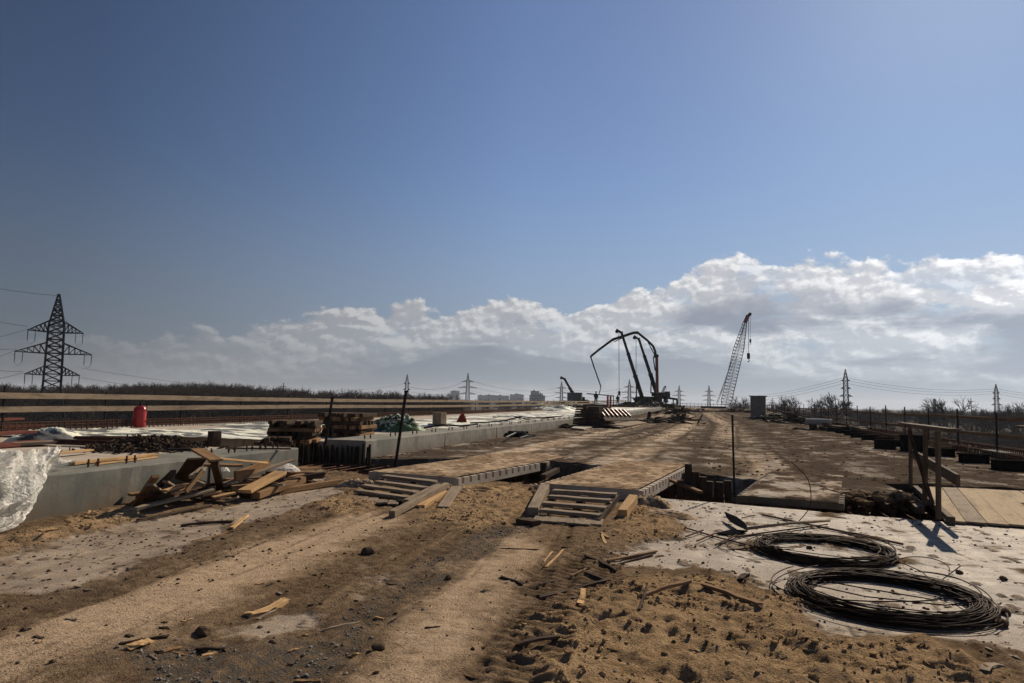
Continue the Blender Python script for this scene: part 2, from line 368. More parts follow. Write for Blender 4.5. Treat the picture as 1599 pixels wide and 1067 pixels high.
def ground_fields(x,y):
    wx=x+(fbm(x*2.2,y*2.2,4,3)-.5)*.55+(fbm(x*9,y*9,3,5)-.5)*.22; wy=y+(fbm(x*2.2,y*2.2,4,23)-.5)*.7+(fbm(x*9,y*9,3,25)-.5)*.25
    def M(ps,a,b_): 
        m=np.zeros(x.shape)
        for p in ps: m=np.maximum(m,ss(sdf(wx,wy,p),a,b_))
        return m
    sand=M(SANDP,-.12,.2); conc=M(CONCP,-.06,.1)*(1-sand); tan=M(TANP,-.25,.35); grav=M(GRAVP,-.15,.25); tread=M(TREADP,-.1,.1)
    dust=np.zeros(x.shape)
    for p in CONCP[-1:]: dust=1-ss(sdf(x,y,p)+.5*(fbm(x*2,y*2,4,97)-.5),.1,1.1)
    conc=conc*ss(fbm(x*1.7,y*1.7,5,91),.22,.38)*(1-.6*ss(fbm(x*9,y*5,4,92),.66,.74)); dark=M(DARKP,-.2,.3)
    # the dusty strip along the joint stays clean of soil
    rut=ss(.6*fbm((x+.1*y)*3.6,y*.22,4,101)+.4*fbm((x+.1*y)*11,y*.5,3,102),.46,.58)*(1-sand)*(1-conc)
    return sand,conc,tan,grav,tread,dark,dust,rut
def ground_z(x,y,fl=None):
    sand,conc,tan,grav,tread,dark,dust,rut=fl if fl is not None else ground_fields(x,y)
    dirt=(1-conc)*(1-sand)
    z=dirt*(.012+.035*(fbm(x*1.5,y*1.5,4,1)-.4)*(1-.5*tan)+.03*(fbm(x*9,y*9,4,2)-.5)*(1-.55*tan)+.014*(rdg(x*24,y*24,2,4)-.5)*(1-.5*tan))
    lump=fbm(x*3.2,y*3.8,5,40,.6); z=z+sand*(.03+.085*(lump-.42)+.03*np.abs(2*fbm(x*7,y*9,3,49)-1)+.05*(rdg(x*4,y*4.5,3,44)-.6)+.045*(fbm(x*20,y*20,3,48)-.5))
    # footprints trodden into the sand
    cell=.5; cx_=np.floor(x/cell); cy_=np.floor(y/cell)
    for ox in (-1,0,1):
        for oy in (-1,0,1):
            on=(_h(cx_+ox,cy_+oy,74)>.45)*(.4+.9*_h(cx_+ox,cy_+oy,75)); fs_=.75+.5*_h(cx_+ox,cy_+oy,76); qx=(cx_+ox+_h(cx_+ox,cy_+oy,71))*cell; qy=(cy_+oy+_h(cx_+ox,cy_+oy,72))*cell; an=_h(cx_+ox,cy_+oy,73)*6.28
            ux=(x-qx)*np.cos(an)+(y-qy)*np.sin(an); uy=-(x-qx)*np.sin(an)+(y-qy)*np.cos(an); r=np.hypot(ux/(.062*fs_),uy/(.15*fs_))
            z=z-sand*.026*on*np.exp(-(r**5)*.5)+sand*.014*on*np.exp(-((r-1.3)**2)*12)*(.5+fbm(x*14,y*14,2,77))
    u=(x*.28+y*.96)+.05*fbm(x*4,y*4,2,60); z=z+tread*(1-conc)*.026*(np.sin(u*2*PI/.115+3*fbm(x*2,y*1.5,2,61))*.5+.2)
    z=z-.022*rut*(1-.4*tan)+.0015*fbm(x*12,y*12,3,80)*conc
    return z
xs=np.arange(-11,9.0,.026)
tt=np.linspace(0,1,430)
EY=np.interp(xs,ex,ey); X,T=np.meshgrid(xs,tt); E2=np.broadcast_to(EY,X.shape)
Y=1.5+(E2-1.5)*(T**1.25)
fl=ground_fields(X,Y); Z=ground_z(X,Y,fl)
def grid_obj(name,X,Y,Z,m,attrs,skirt=None):
    nr,nc=X.shape; V=np.stack([X,Y,Z],-1).reshape(-1,3)
    idx=np.arange(nr*nc).reshape(nr,nc); Fq=np.stack([idx[:-1,:-1],idx[:-1,1:],idx[1:,1:],idx[1:,:-1]],-1).reshape(-1,4)
    if skirt is not None:
        last=idx[-1] if skirt[0]=='back' else idx[0]; n=len(V); L=V[last].copy(); L[:,2]-=skirt[1]; V=np.vstack([V,L]); k=np.arange(nc)+n
        q=np.stack([last[:-1],last[1:],k[1:],k[:-1]],-1)
        if skirt[0]!='back': q=q[:,::-1]
        Fq=np.vstack([Fq,q]); attrs={a:np.concatenate([v.ravel(),v.ravel()[last]]) for a,v in attrs.items()}
    me=bpy.data.meshes.new(name); me.vertices.add(len(V)); me.vertices.foreach_set('co',V.astype(np.float32).ravel())
    me.loops.add(Fq.size); me.loops.foreach_set('vertex_index',Fq.astype(np.int32).ravel()); me.polygons.add(len(Fq))
    me.polygons.foreach_set('loop_start',np.arange(0,Fq.size,4,dtype=np.int32)); me.polygons.foreach_set('loop_total',np.full(len(Fq),4,dtype=np.int32))
    me.update(calc_edges=True); me.shade_smooth()
    for a,v in attrs.items():
        t=me.attributes.new(a,'FLOAT','POINT'); t.data.foreach_set('value',np.asarray(v,dtype=np.float32).ravel())
    me.materials.append(m); o=bpy.data.objects.new(name,me); col.objects.link(o); return o
def fground(q,p,o):
    v=oc(q)
    at=lambda n:q.n('ShaderNodeAttribute',attribute_name=n).outputs['Fac']
    n1=q.noise(v,1.6,6,.6,.4); n2=q.noise(v,11,6,.65); n3=q.noise(v,60,5,.7); st=q.noise(q.vmul(v,(2.4,.5,1)),2.,6,.6,.3)
    dirt=q.mix(q.mr(n1,.35,.65),(.165,.108,.063),(.29,.20,.12)); dirt=q.mix(q.mr(n2,.48,.66,0,.75),dirt,(.075,.05,.032))
    dirt=q.mix(q.mr(at('dark'),0,1,0,.6),dirt,(.085,.065,.048))
    tan=q.mix(q.mr(n2,.42,.72),(.45,.328,.215),(.31,.218,.138)); tan=q.mix(q.mr(n1,.5,.7,0,.5),tan,(.44,.32,.205))
    sand=q.mix(q.mr(n2,.35,.7),(.46,.315,.18),(.31,.20,.105)); sand=q.mix(q.mr(n1,.55,.7,0,.5),sand,(.18,.11,.06))
    grav=q.mix(q.mr(n3,.4,.65),(.075,.062,.05),(.19,.165,.135))
    con=q.mix(q.mr(st,.38,.6),(.44,.375,.295),(.27,.22,.17)); con=q.mix(q.mr(n2,.55,.75,0,.35),con,(.22,.18,.14)); con=q.mix(q.mr(n3,.58,.75,0,.4),con,(.14,.11,.08)); con=q.mix(q.m('MULTIPLY',at('dust'),.75),con,q.mix(q.mr(st,.35,.6),(.30,.225,.155),(.22,.16,.105))); con=q.mix(q.mr(q.noise(q.vmul(v,(1.2,2.6,1)),1.5,8,.68,.8),.48,.56,0,.6),con,(.22,.175,.13))
    mt=q.m('ADD',at('tan'),q.m('MULTIPLY',q.m('SUBTRACT',q.noise(q.vmul(v,(1.6,.8,1)),1.3,8,.68,.5),.5),2.6)); c=q.mix(q.mr(mt,.1,.95,.12,1.),dirt,tan)
    c=q.mix(q.m('MULTIPLY',at('rut'),q.mr(n2,.35,.6,.15,.7)),c,(.09,.06,.037))
    c=q.mix(q.m('MULTIPLY',at('grav'),q.mr(n2,.4,.52,.0,.9)),c,grav)
    c=q.mix(at('sand'),c,sand); c=q.mix(at('conc'),c,con)
    lg=q.noise(v,1.1,4,.6); c=q.mix(q.m('MULTIPLY',q.mr(n3,.5,.62,0,.8),q.mr(lg,.4,.6,.2,1.)),c,(.05,.034,.023)); c=q.mix(q.m('MULTIPLY',q.mr(q.noise(v,3.1,7,.7),.54,.66,0,.6),q.mr(at('tan'),0,1,1,.3)),c,(.08,.055,.035))
    q.set(p.inputs['Base Color'],c)
    q.set(p.inputs['Roughness'],q.mr(q.m('ADD',at('conc'),q.m('MULTIPLY',n2,-.4)),0,.8,.94,.7))
    q.set(p.inputs['Specular IOR Level'],q.mr(at('conc'),0,1,.0,.14))
    n4=q.noise(v,140,3,.6); h=q.m('ADD',q.m('ADD',q.m('MULTIPLY',n2,1.3),q.m('MULTIPLY',n3,1.3)),q.m('MULTIPLY',n4,.35)); h=q.m('MULTIPLY',h,q.mr(at('conc'),0,1,1.,.22)); h=q.m('MULTIPLY',h,q.mr(at('tan'),0,1,1.,.45))
    q.set(p.inputs['Normal'],q.bump(h,1.,.034))
GROUND=mat('site_ground',fground)
g=grid_obj('ground',X,Y,Z,GROUND,{'sand':fl[0],'conc':fl[1],'tan':fl[2],'grav':fl[3],'dark':fl[5],'dust':fl[6],'rut':fl[7]},('back',.55)); tag(g,'brown dirt, yellow sand and bare concrete slab in front of the joint','ground',kind='structure')
# ground behind the viewer and beside the near sheet
mb=MB(); mb.poly([(-18.4,-12),(10.6,-12),(10.6,1.5),(-18.4,1.5)],-.6,-.004); o=mb.build('deck_slab',CONCD,loc=(0,0,0)); tag(o,'rest of the concrete bridge deck behind the viewpoint','ground',kind='structure')
mb=MB(); mb.poly([(8.97,1.5),(10.6,1.5),(10.6,10.1),(8.97,10.35)],-.6,.0); o=mb.build('deck_edge',CONCD,loc=(0,0,0)); tag(o,'right edge of the concrete bridge deck','ground',kind='structure')
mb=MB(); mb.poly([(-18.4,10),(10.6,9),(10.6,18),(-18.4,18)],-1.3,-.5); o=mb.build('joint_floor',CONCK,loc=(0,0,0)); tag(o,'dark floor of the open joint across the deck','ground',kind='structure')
# ------------------------------------------------------------ road beyond the joint
RE=[(-8.0,15.0),(-4.3,16.1),(-2.8,16.0),(-1,15.4),(.4,14.8),(1.95,14.),(2.05,13.1),(3.25,13.1),(3.3,15.1),(10.6,15.2)]
xr=np.unique(np.concatenate([np.linspace(-8.0,10.6,340),[1.95,2.05,3.25,3.3]]))
tr_=np.linspace(0,1,620); X,T=np.meshgrid(xr,tr_); E0=np.interp(X,[p[0] for p in RE],[p[1] for p in RE])
Y=E0+(160-E0)*(T**2.6)
track=lambda xx,c,wd:np.exp(-((xx-c)/wd)**2)
cv=.9*np.sin(Y*.035+.4)*ss(Y,18,60)
tr_tan=np.clip(track(X-cv,-5.2,.7)+1.*track(X-cv,-2.1,.95)+track(X-cv,.6,.9)*ss(Y,20,38)+.8*track(X,1.25,.85)*(1-ss(Y,22,26)),0,1)*(.6+.4*ss(fbm(X*.8,Y*.2,4,7),.35,.55))
rdark=np.clip(1.1*(track(X-cv,-1.35,.13)+track(X-cv,-2.9,.12)+track(X-cv,-4.75,.12)+track(X-cv,-5.8,.12)+track(X-1.2*cv,.95,.14)+track(X-1.2*cv,2.0,.14))*ss(fbm(X*1.5,Y*.12,3,19),.32,.5)+.9*track(X,4.6,1.0)*(.4+fbm(X*2,Y*.3,3,16))+track(X-.3*cv,2.75,.4)+track(X,-7.3,.6)+track(X-cv,-3.75,.3)+track(X-cv,-.35,.28)+track(X,6.4,.5),0,1)
soil=ss(fbm(X*1.1,Y*.32,5,9),.42,.56)
lane=(1-.6*tr_tan)*ss(.62*fbm((X-cv)*1.5,Y*.045,4,13)+.38*fbm((X-cv)*6,Y*.10,3,14),.40,.53)
lim=1-ss(X,1.,5.5)*.5
Zr=.115+.05*(ss(X,-7.2,-6.2)*(1-ss(X,-1.2,-.4)))*(1-ss(Y,22,32))+rise(Y)+soil*.022*fbm(X*5,Y*2.5,4,8)+.03*(fbm(X*1.3,Y*.35,4,10)-.5)+ .05*track(Y-E0,0,.5)*(fbm(X*5,Y*5,3,15)-.3)-.02*tr_tan
Zr+= .035*rdark*(fbm(X*7,Y*3,4,12)-.3)
def froad(q,p,o):
    v=oc(q); at=lambda n:q.n('ShaderNodeAttribute',attribute_name=n).outputs['Fac']
    st=q.noise(q.vmul(v,(1.,.55,1)),.9,8,.68,.5); st2=q.noise(q.vmul(v,(2.2,.5,1)),1.0,5,.6,.3); n2=q.noise(v,5,7,.7); n3=q.noise(v,32,5,.7)
    con=q.mix(q.mr(st2,.42,.57),(.42,.335,.255),(.14,.105,.076)); dirt=q.mix(q.mr(n2,.4,.6),(.16,.12,.085),(.07,.053,.04)); tan=q.mix(q.mr(n2,.42,.64),(.52,.395,.27),(.31,.22,.14))
    c=q.mix(q.mr(q.m('ADD',st,q.m('MULTIPLY',at('soil'),.16)),.44,.53),con,dirt)
    c=q.mix(q.m('MULTIPLY',at('tan'),q.mr(st2,.3,.5,.5,1.)),c,tan); sn=q.noise(q.vmul(v,(.9,.75,1)),1.1,6,.6,.4); sm=q.noise(q.vmul(v,(3.,2.2,1)),1.2,5,.6,.3); c=q.mix(q.m('MULTIPLY',q.mr(sn,.51,.55,0,.75),q.mr(at('tan'),0,1,1,.3)),c,(.055,.04,.028)); c=q.mix(q.m('MULTIPLY',q.mr(sm,.50,.54,0,.8),q.mr(at('tan'),0,1,1,.35)),c,(.05,.036,.026)); c=q.mix(q.mr(sn,.47,.43,0,.65),c,(.46,.40,.325)); c=q.mix(q.m('MULTIPLY',at('rdark'),q.mr(n2,.38,.52,.35,.95)),c,(.055,.04,.03))
    c=q.mix(q.m('MULTIPLY',at('lane'),q.mr(n2,.3,.6,.25,.7)),c,(.07,.055,.042)); big=q.noise(q.vmul(v,(.5,.12,1)),1.,5,.6); c=q.mix(q.m('MULTIPLY',q.mr(n2,.54,.64,0,.85),q.mr(big,.4,.6,.15,1.)),c,(.05,.036,.026)); c=q.mix(q.m('MULTIPLY',q.mr(n3,.53,.68,0,.6),q.mr(big,.42,.55,1.,.3)),c,(.05,.036,.027))
    q.set(p.inputs['Base Color'],c); q.set(p.inputs['Roughness'],q.mr(st2,.3,.7,.62,.95)); p.inputs['Specular IOR Level'].default_value=0.
    q.set(p.inputs['Normal'],q.bump(q.m('ADD',q.m('MULTIPLY',n2,1.6),n3),.6,.02))
ROAD=mat('road_surface',froad)
g=grid_obj('road',X,Y,Zr,ROAD,{'tan':tr_tan,'rdark':rdark,'soil':soil,'lane':lane},('front',.55)); tag(g,'rutted muddy bridge deck road running to the crest','road',kind='structure')
def deck_strip(name,x0,x1,y0,y1,zt,th,m,n=60):
    mb=MB(); ys=np.linspace(y0,y1,n+1); vs=[];fs=[]
    for y in ys:
        z=zt+RZ(y); vs+=[(x0,y,z-th),(x1,y,z-th),(x1,y,z),(x0,y,z)]
    for k in range(n):
        for i in range(4): j=(i+1)%4; fs.append((k*4+j,k*4+i,k*4+4+i,k*4+4+j))
    fs+=[(0,1,2,3),(n*4+3,n*4+2,n*4+1,n*4)]; mb.add(vs,fs); return mb
SL=.5
o=deck_strip('raised_deck',-18.4,-9.1,15.1,160,SL,1.3,CONCD).build('raised_deck',CONCD,loc=(0,0,0)); tag(o,'raised left deck slab beyond the joint','ground',kind='structure')
mb=deck_strip('x',-18.4,-9.1,-12,12.2,SL,1.3,CONCD,8); o=mb.build('raised_deck',CONCD,loc=(0,0,0)); tag(o,'raised left deck slab before the joint','ground',kind='structure')
# terrain far below
xs2=np.concatenate([-np.geomspace(4500,20,60),[0],np.geomspace(20,4500,60)]); ys2=np.concatenate([-np.geomspace(1500,20,15),[0],np.geomspace(20,5000,90)])
X,Y=np.meshgrid(xs2,ys2); Zt=-9.2+.8*(fbm(X*.02,Y*.02,4,31)-.5)
def ffield(q,p,o):
    v=oc(q); a=q.noise(v,.03,8,.65); f=q.noise(v,.5,8,.7); c=q.mix(q.mr(a,.4,.6),(.050,.037,.028),(.082,.062,.045)); c=q.mix(q.mr(f,.45,.7),c,(.028,.022,.018))
    q.set(p.inputs['Base Color'],c); p.inputs['Roughness'].default_value=1.; p.inputs['Specular IOR Level'].default_value=0.
g=grid_obj('terrain',X,Y,Zt,mat('field',ffield),{}); tag(g,'flat dark brown fields below the bridge','field',kind='structure')
print('ground done')
# ------------------------------------------------------------ kerb beams of the raised deck
def beam(y0,y1,label,bolts):
    t=thing('concrete_beam',label,'beam',(-8.5,y0,0)); n=max(2,int((y1-y0)/(.18 if y0<0 else 1.0))); ys=np.linspace(y0,y1,n+1)
    prof=[(-9.1,-.45),(-8.0,-.45),(-8.0,.53),(-8.02,.555),(-9.1,.555)]; mb=MB(); vs=[];fs=[];K=len(prof)
    for y in ys: vs+=[(x+random.uniform(-.005,.005)*(1.6 if z>.5 and y0<0 else 1),y,z+RZ(y)+random.uniform(-.004,.004)) for x,z in prof]
    for k in range(n):
        for i in range(K): j=(i+1)%K; fs.append((k*K+i,k*K+K+i,k*K+K+j,k*K+j))
    fs+=[tuple(range(K)),tuple(range((n+1)*K-1,n*K-1,-1))]; mb.add(vs,fs); mb.build('beam_body',CONCN if y0<0 else CONC,t)
    j=MB(); y=y0+5.2
    while y<min(y1,110): j.box((-7.998,y,.28+RZ(y)),(.012,.02,.5),ch=.001); y+=5.5
    j.build('form_joint',DARKST,t)
    for (x,y) in bolts:
        q=MB(); z=.55+RZ(y); q.tube([(x,y,z-.01),(x+random.uniform(-.01,.01),y,z+.12)],.014,6); q.tube([(x,y,z+.05),(x,y,z+.075)],.026,6); q.build('anchor_bolt',RUST,t)
    return t
nb=[(-8.28,y+dx) for y in (7.6,8.25,9.9,10.5,11.0,11.4,11.8) for dx in (0,.16)]
beam(-12,12.25,'grey concrete beam end with stained side, nearest the left edge of the photo',nb)
fb=[(-8.3,15.6+k*1.45+d) for k in range(42) for d in (0,.3)]
beam(15.1,160,'long pale concrete beam running from the open joint to the crest',fb)
# ------------------------------------------------------------ left deck clutter
def sheet(name,label,cat,x0,x1,y0,y1,z0,amp,m,cs=.12,fr=1.2,seed=1,nr=70,nc=50,group=None,ed=.35,rz=0):
    X,Y=np.meshgrid(np.linspace(0,1,nc),np.linspace(0,1,nr)); e=ed
    XX=x0+(x1-x0)*X+e*(fbm(Y*5,X*0+seed,3,seed)-.5)*2; YY=y0+(y1-y0)*Y+e*(fbm(X*5,Y*0+seed,3,seed+9)-.5)*2
    cs_,sn=math.cos(rz),math.sin(rz); mx,my=(x0+x1)/2,(y0+y1)/2; dx,dy=XX-mx,YY-my; XX=mx+dx*cs_-dy*sn; YY=my+dx*sn+dy*cs_
    ed_=np.minimum(np.minimum(X,1-X),np.minimum(Y,1-Y)); k=ss(ed_,0,.08)*.75+.25
    ZZ=z0+rise(YY)+.008+amp*k*(np.maximum(0,rdg(XX*fr*.5,YY*fr*1.2,5,seed+3)-.55)*.9+.16*(rdg(XX*2.5,YY*6,3,seed+5)-.5))
    mb=MB(); idx=np.arange(nr*nc).reshape(nr,nc); Fq=np.stack([idx[:-1,:-1],idx[:-1,1:],idx[1:,1:],idx[1:,:-1]],-1).reshape(-1,4)
    mb.add(np.stack([XX,YY,ZZ],-1).reshape(-1,3).tolist(),[tuple(int(i) for i in f) for f in Fq])
    return tag(mb.build(name,m,smooth=True),label,cat,group)
sheet('foil_sheet','crumpled pale sheeting spread on the deck to the right of the red tank','sheet',-15.2,-9.9,14.6,19.5,SL,.16,FOIL,seed=2)
sheet('foil_sheet','long shiny pale sheet spread before the left fence','sheet',-17.0,-11.5,20,28.,SL,.18,FOIL,seed=5)
sheet('foil_sheet','dark silver sheeting rumpled around the foot of the red tank','sheet',-17.3,-13.0,12.6,17.0,SL,.2,FOIL,seed=8)
sheet('foil_sheet','bright pale sheeting beside the long beam, behind the tarp heap','sheet',-14.,-9.3,24,36.,SL,.15,FOIL,seed=12,nr=90)
sheet('foil_sheet','white sheeting covering the raised deck in the middle distance','sheet',-15.5,-9.2,38,60.,SL,.15,FOIL,seed=15,nr=90)
sheet('foil_sheet','farthest white sheeting on the raised deck below the worker','sheet',-16,-9.2,64,110.,SL,.2,FOIL,seed=18,nr=100)
# red tank
tk=G(217,667,SL+.02); t=thing('pressure_tank','upright red steel tank with a domed top and a valve on the raised deck','tank',tk)
mb=MB(); mb.lathe(tk,[(.15,0),(.185,.02),(.19,.06),(.19,.52),(.175,.6),(.12,.655),(.04,.675)],28); mb.build('tank_body',REDP,t,smooth=True)
mb=MB(); mb.lathe((tk[0],tk[1],tk[2]+.67),[(.035,0),(.035,.05),(.02,.06),(.02,.13),(.03,.135),(.03,.15)],10); mb.bar((tk[0]-.02,tk[1],tk[2]+.79),(tk[0]+.1,tk[1],tk[2]+.83),.02,.015); mb.build('valve',BLACKP,t)
mb=MB(); pts=[(tk[0]+.02+.2*math.sin(a*.9),tk[1]+.05,tk[2]+.74-.0*a-.16*(1-math.cos(a*.8))) for a in np.linspace(0,3.3,14)]+[(tk[0]+.22,tk[1]+.05,tk[2]+.15)]; mb.tube(pts,.011,6); mb.build('hose',RUB,t)
mb=MB(); mb.lathe(tk,[(.193,.40),(.1935,.405),(.1935,.43),(.193,.435)],28); mb.build('band',REDP,t)
# stump-like posts and blocks
def block(name,label,cat,c,w,d,h,m,rz=0,extra=None,group=None):
    mb=MB(); mb.bar((c[0],c[1],c[2]),(c[0],c[1],c[2]+h),w,d,upv=(math.sin(rz),math.cos(rz),0),ch=.012,seg=3,jit=.006)
    if extra: extra(mb,c)
    return tag(mb.build(name,m,loc=c),label,cat,group)
block('wood_block','square upright timber block with a smaller block at its foot on the raised deck','block',G(334,697,SL),.22,.2,.32,W_DARK,.3,lambda m,c:m.bar((c[0]-.22,c[1]-.02,c[2]+.06),(c[0]-.05,c[1]-.02,c[2]+.06),.12,.12))
block('wood_block','tall timber block between the tarp heap and the orange cloth heap','block',G(686,666,SL),.42,.4,.56,W_GREY,.2,lambda m,c:m.bar((c[0]-.45,c[1],c[2]+.05),(c[0]+.3,c[1],c[2]+.05),.3,.1))
block('wood_block','dark squat timber block on white sheeting in the middle distance','block',G(918,652,SL),.9,.6,.55,W_DARK,.1)
# lumber stacks
def lumber(label,c,wx,L,h,layers,rz,ms,ragged=.25,pw=.1):
    t=thing('timber_stack',label,'timber stack',c); dx=Vector((math.cos(rz),math.sin(rz),0)); dy=Vector((-math.sin(rz),math.cos(rz),0)); lh=h/layers
    for k in range(layers):
        mb=MB(); z=c[2]+lh*(k+.5); cr=(k%4==3); n=max(2,int((L if cr else wx)/(pw*1.12)))
        for i in range(n):
            if random.random()<.1: continue
            s=(i+.5)/n-.5; e=random.uniform(-ragged,ragged)
            if not cr: p=Vector((c[0],c[1],z))+dx*(s*wx); a=p-dy*(L/2+e*.8)+dx*random.uniform(-.06,.06); b_=p+dy*(L/2-e*.3)+dx*random.uniform(-.06,.06)
            else: p=Vector((c[0],c[1],z))+dy*(s*L); a=p-dx*(wx/2+e*.3); b_=p+dx*(wx/2+e*.2)
            mb.bar(a,b_,pw,lh*.93,ch=.006,seg=2,jit=.003)
        mb.build('timber_layer',ms[k%len(ms)],t)
    return t
lumber('ragged stack of brown sawn timbers behind the beam end, left of the leaning pole',G(462,690,SL),1.1,1.0,.52,6,.35,[W_BROWN,W_DARK,W_DARK])
lumber('stack of brown beams behind the leaning thin pole, left of the tarp heap',G(541,681,SL),1.25,1.2,.66,6,.15,[W_BROWN,W_DARK,W_BROWN,W_DARK])
lumber('low dark pile of boards at the foot of the ragged timber stack',G(432,693,SL),.7,1.4,.18,2,.5,[W_DARK])
# tarp heap, cloth heap
def heap(name,label,cat,c,r,h,m,seed,sy=.7,fr=3.2,group=None,amp=.5):
    n,mm=44,30; vs=[];fs=[]
    for i in range(mm):
        rr=i/(mm-1)
        for j in range(n):
            a=2*PI*j/n; kx=math.cos(a)*rr; ky=math.sin(a)*rr
            nz=float(rdg(np.array(kx*fr+seed),np.array(ky*fr+seed*2),4,seed)); ed=1+.25*(float(vn(np.array(math.cos(a)*2+seed),np.array(math.sin(a)*2+seed),seed))-.5)*2
            z=h*max(0,(1-rr**2.2))*(1-amp+amp*1.5*nz)
            vs.append((c[0]+kx*r*ed,c[1]+ky*r*sy*ed,c[2]+.006+z))
    for i in range(mm-1):
        for j in range(n): k=(j+1)%n; fs.append((i*n+j,i*n+k,i*n+n+k,i*n+n+j)) if i else fs.append((i*n+j,i*n+n+k,i*n+n+j))
    fs=[(a[0],a[2],a[1]) if len(a)==3 else (a[0],a[3],a[2],a[1]) for a in fs]
    mb=MB(); mb.add(vs,fs); return tag(mb.build(name,m,loc=c,smooth=True),label,cat,group)
heap('tarp_heap','crumpled green and white tarpaulin heap between timber stack and tall block','tarpaulin',G(622,674,SL),1.05,.50,TARP,3,fr=4.5,amp=.75)
heap('cloth_heap','small pointed orange cloth heap with a hose on the raised deck','cloth',G(722,660,SL),.27,.36,ORNG,5,fr=6,amp=.9)
heap('film_heap','rumpled white film heap far along the raised deck','plastic film',G(870,641,SL+.1),3.,.5,FOIL,7)
heap('film_heap','shiny grey film bundle left of the rod pile','plastic film',G(75,690,SL),1.1,.28,FOIL,9)
for (pth,lab) in (([(735,661),(760,660),(790,657),(812,651),(835,653),(870,651)],'dark hose lying on the raised deck from the orange cloth heap'),([(770,652),(800,650),(822,655),(850,654),(880,650)],'long black hose lying across white sheeting far along the deck'),([(655,670),(690,664),(720,666),(745,663)],'bent dark hose on the long beam beside the tall block')):
    mb=MB(); mb.tube([(*G(x,y,SL+.08)[:2],SL+.09+RZ(G(x,y,SL)[1])) for x,y in pth],.035,6); tag(mb.build('hose',RUB,smooth=True),lab,'hose')
# dark bundle of rods and couplers
c=G(210,704,SL); mb=MB()
for k in range(900):
    a=random.gauss(0,.45); bx=random.gauss(0,.42); z=max(.02,.26*math.exp(-(a*a+bx*bx)*1.4)*random.uniform(.3,1.1)); p=Vector((c[0]+a,c[1]+.35+bx,c[2]+z)); d=Vector((random.uniform(-1,1),random.uniform(-1,1),random.uniform(-.4,.4))).normalized()*random.choice([.03,.05,.05,.09,.16])*random.uniform(.7,1.2)
    mb.bar(p-d,p+d,random.uniform(.015,.04),random.uniform(.015,.04),ch=.003)
tag(mb.build('scrap_heap',W_DARK),'heap of short dark steel couplers behind the near beam','steel scrap',None,'stuff')
for k in range(9):
    mb=MB(); y=c[1]+.15+.09*k; z=c[2]+.06+.05*(k%3); mb.tube([(c[0]-1.9-random.uniform(0,.3),y+random.uniform(-.1,.1),z),(c[0]-.1,y+.2,z+.02)],.03,8)
    tag(mb.build('steel_rod',RUST),'dark steel rod in the bundle left of the coupler heap','rod','dark steel rods bundled behind the near beam')
# formwork panels at far left
def panel(label,a,b_,w,h,m,name='shuttering_sheet',cat='panel',group=None,up_=(0,0,1)):
    mb=MB(); mb.bar(a,b_,w,h,upv=up_,ch=.005,seg=3,jit=.003); o=mb.build(name,m); return tag(o,label,cat,group)
for k,(x1,y1,x2,y2,z,ww,lb) in enumerate([(-40,668,62,664,.62,.5,'topmost dark red formwork panel at the left edge of the photo'),(-40,680,45,674,.72,.4,'dark red formwork panel resting across others at the left edge'),(-60,700,70,690,.54,.55,'lowest red-brown formwork board lying behind the white film'),(-30,657,30,654,.75,.35,'raised dark red board farthest back in the formwork pile'),(20,694,95,690,.56,.25,'pale splintered board behind the white film')]):
    panel(lb,G(x1,y1,z),G(x2,y2,z+.02),ww,.06,W_RED if k<4 else W_GREY)
panel('long fresh pine board lying along the near beam top',G(112,724,.585),G(243,710,.585),.11,.04,W_FRESH,'board','board')
panel('thin fresh lath beside the long pine board on the near beam',G(150,725,.575),G(245,714,.575),.05,.025,W_FRESH,'board','board')
panel('short fresh board lying behind the near beam before the rod bundle',G(88,708,.57),G(142,703,.57),.12,.03,W_FRESH,'board','board')
panel('small yellow offcut at the tip of the white film',G(64,711,.6),G(84,709,.6),.1,.06,W_FRESH,'board','board')
panel('dark strip of flat steel on the near beam left of the fallen plywood',G(262,702,.58),G(322,703,.58),.12,.04,STEEL,'steel_bar','steel bar')
panel('rusty flat bar lying on the beam top near the open joint',G(352,700,.58),G(454,701,.58),.05,.03,RUST,'steel_bar','steel bar')
# ------------------------------------------------------------ white film over the near beam
n,mm=120,90; vs=[]
pr=[(-10.1,.58),(-9.5,.74),(-8.95,1.02),(-8.5,1.24),(-8.12,1.06),(-7.84,.68),(-7.72,.34),(-7.6,.08),(-7.35,.03)]
for i in range(mm):
    t=i/(mm-1); yb=3.6+t*3.5
    k=float(ss(np.array(t),.55,1.)); hang=1-k*1.02
    for j in range(n):
        s=j/(n-1); s2=s*(1-.52*k); f=s2*8; q=min(int(f),7); u=f-q; x=pr[q][0]*(1-u)+pr[q+1][0]*u; z=pr[q][1]*(1-u)+pr[q+1][1]*u
        if x<-8.0: z=.57+(z-.57)*(1-.86*k)
        a=np.array(s*6+1.3); b_=np.array(t*5.);r=float(rdg(a,b_,5,77)); r2=float(rdg(a*3.4+b_*1.6,b_*3.1,5,83))
        amp=.46*(1-.5*k)
        x+= (r-.55)*amp*(.35 if s2<.5 else 1)+(r2-.55)*.13; z+=(r-.5)*amp*.75*math.sin(PI*min(1,s*1.1+.05))+(r2-.55)*.08
        y=yb+(r2-.5)*.2+(.25*math.sin(s*9)*t)+.35*(s2-.5)*k
        z=max(z,.57 if x<-8.03 else .02)
        if z<.56 : x=max(x,-7.97)
        vs.append((x,y,z))
fs=[(i*n+j,i*n+j+1,i*n+n+j+1,i*n+n+j) for i in range(mm-1) for j in range(n-1)]
mb=MB(); mb.add(vs,fs); tag(mb.build('plastic_film',FILM,smooth=True),'crumpled translucent white film draped over the near beam at the left edge','plastic film')
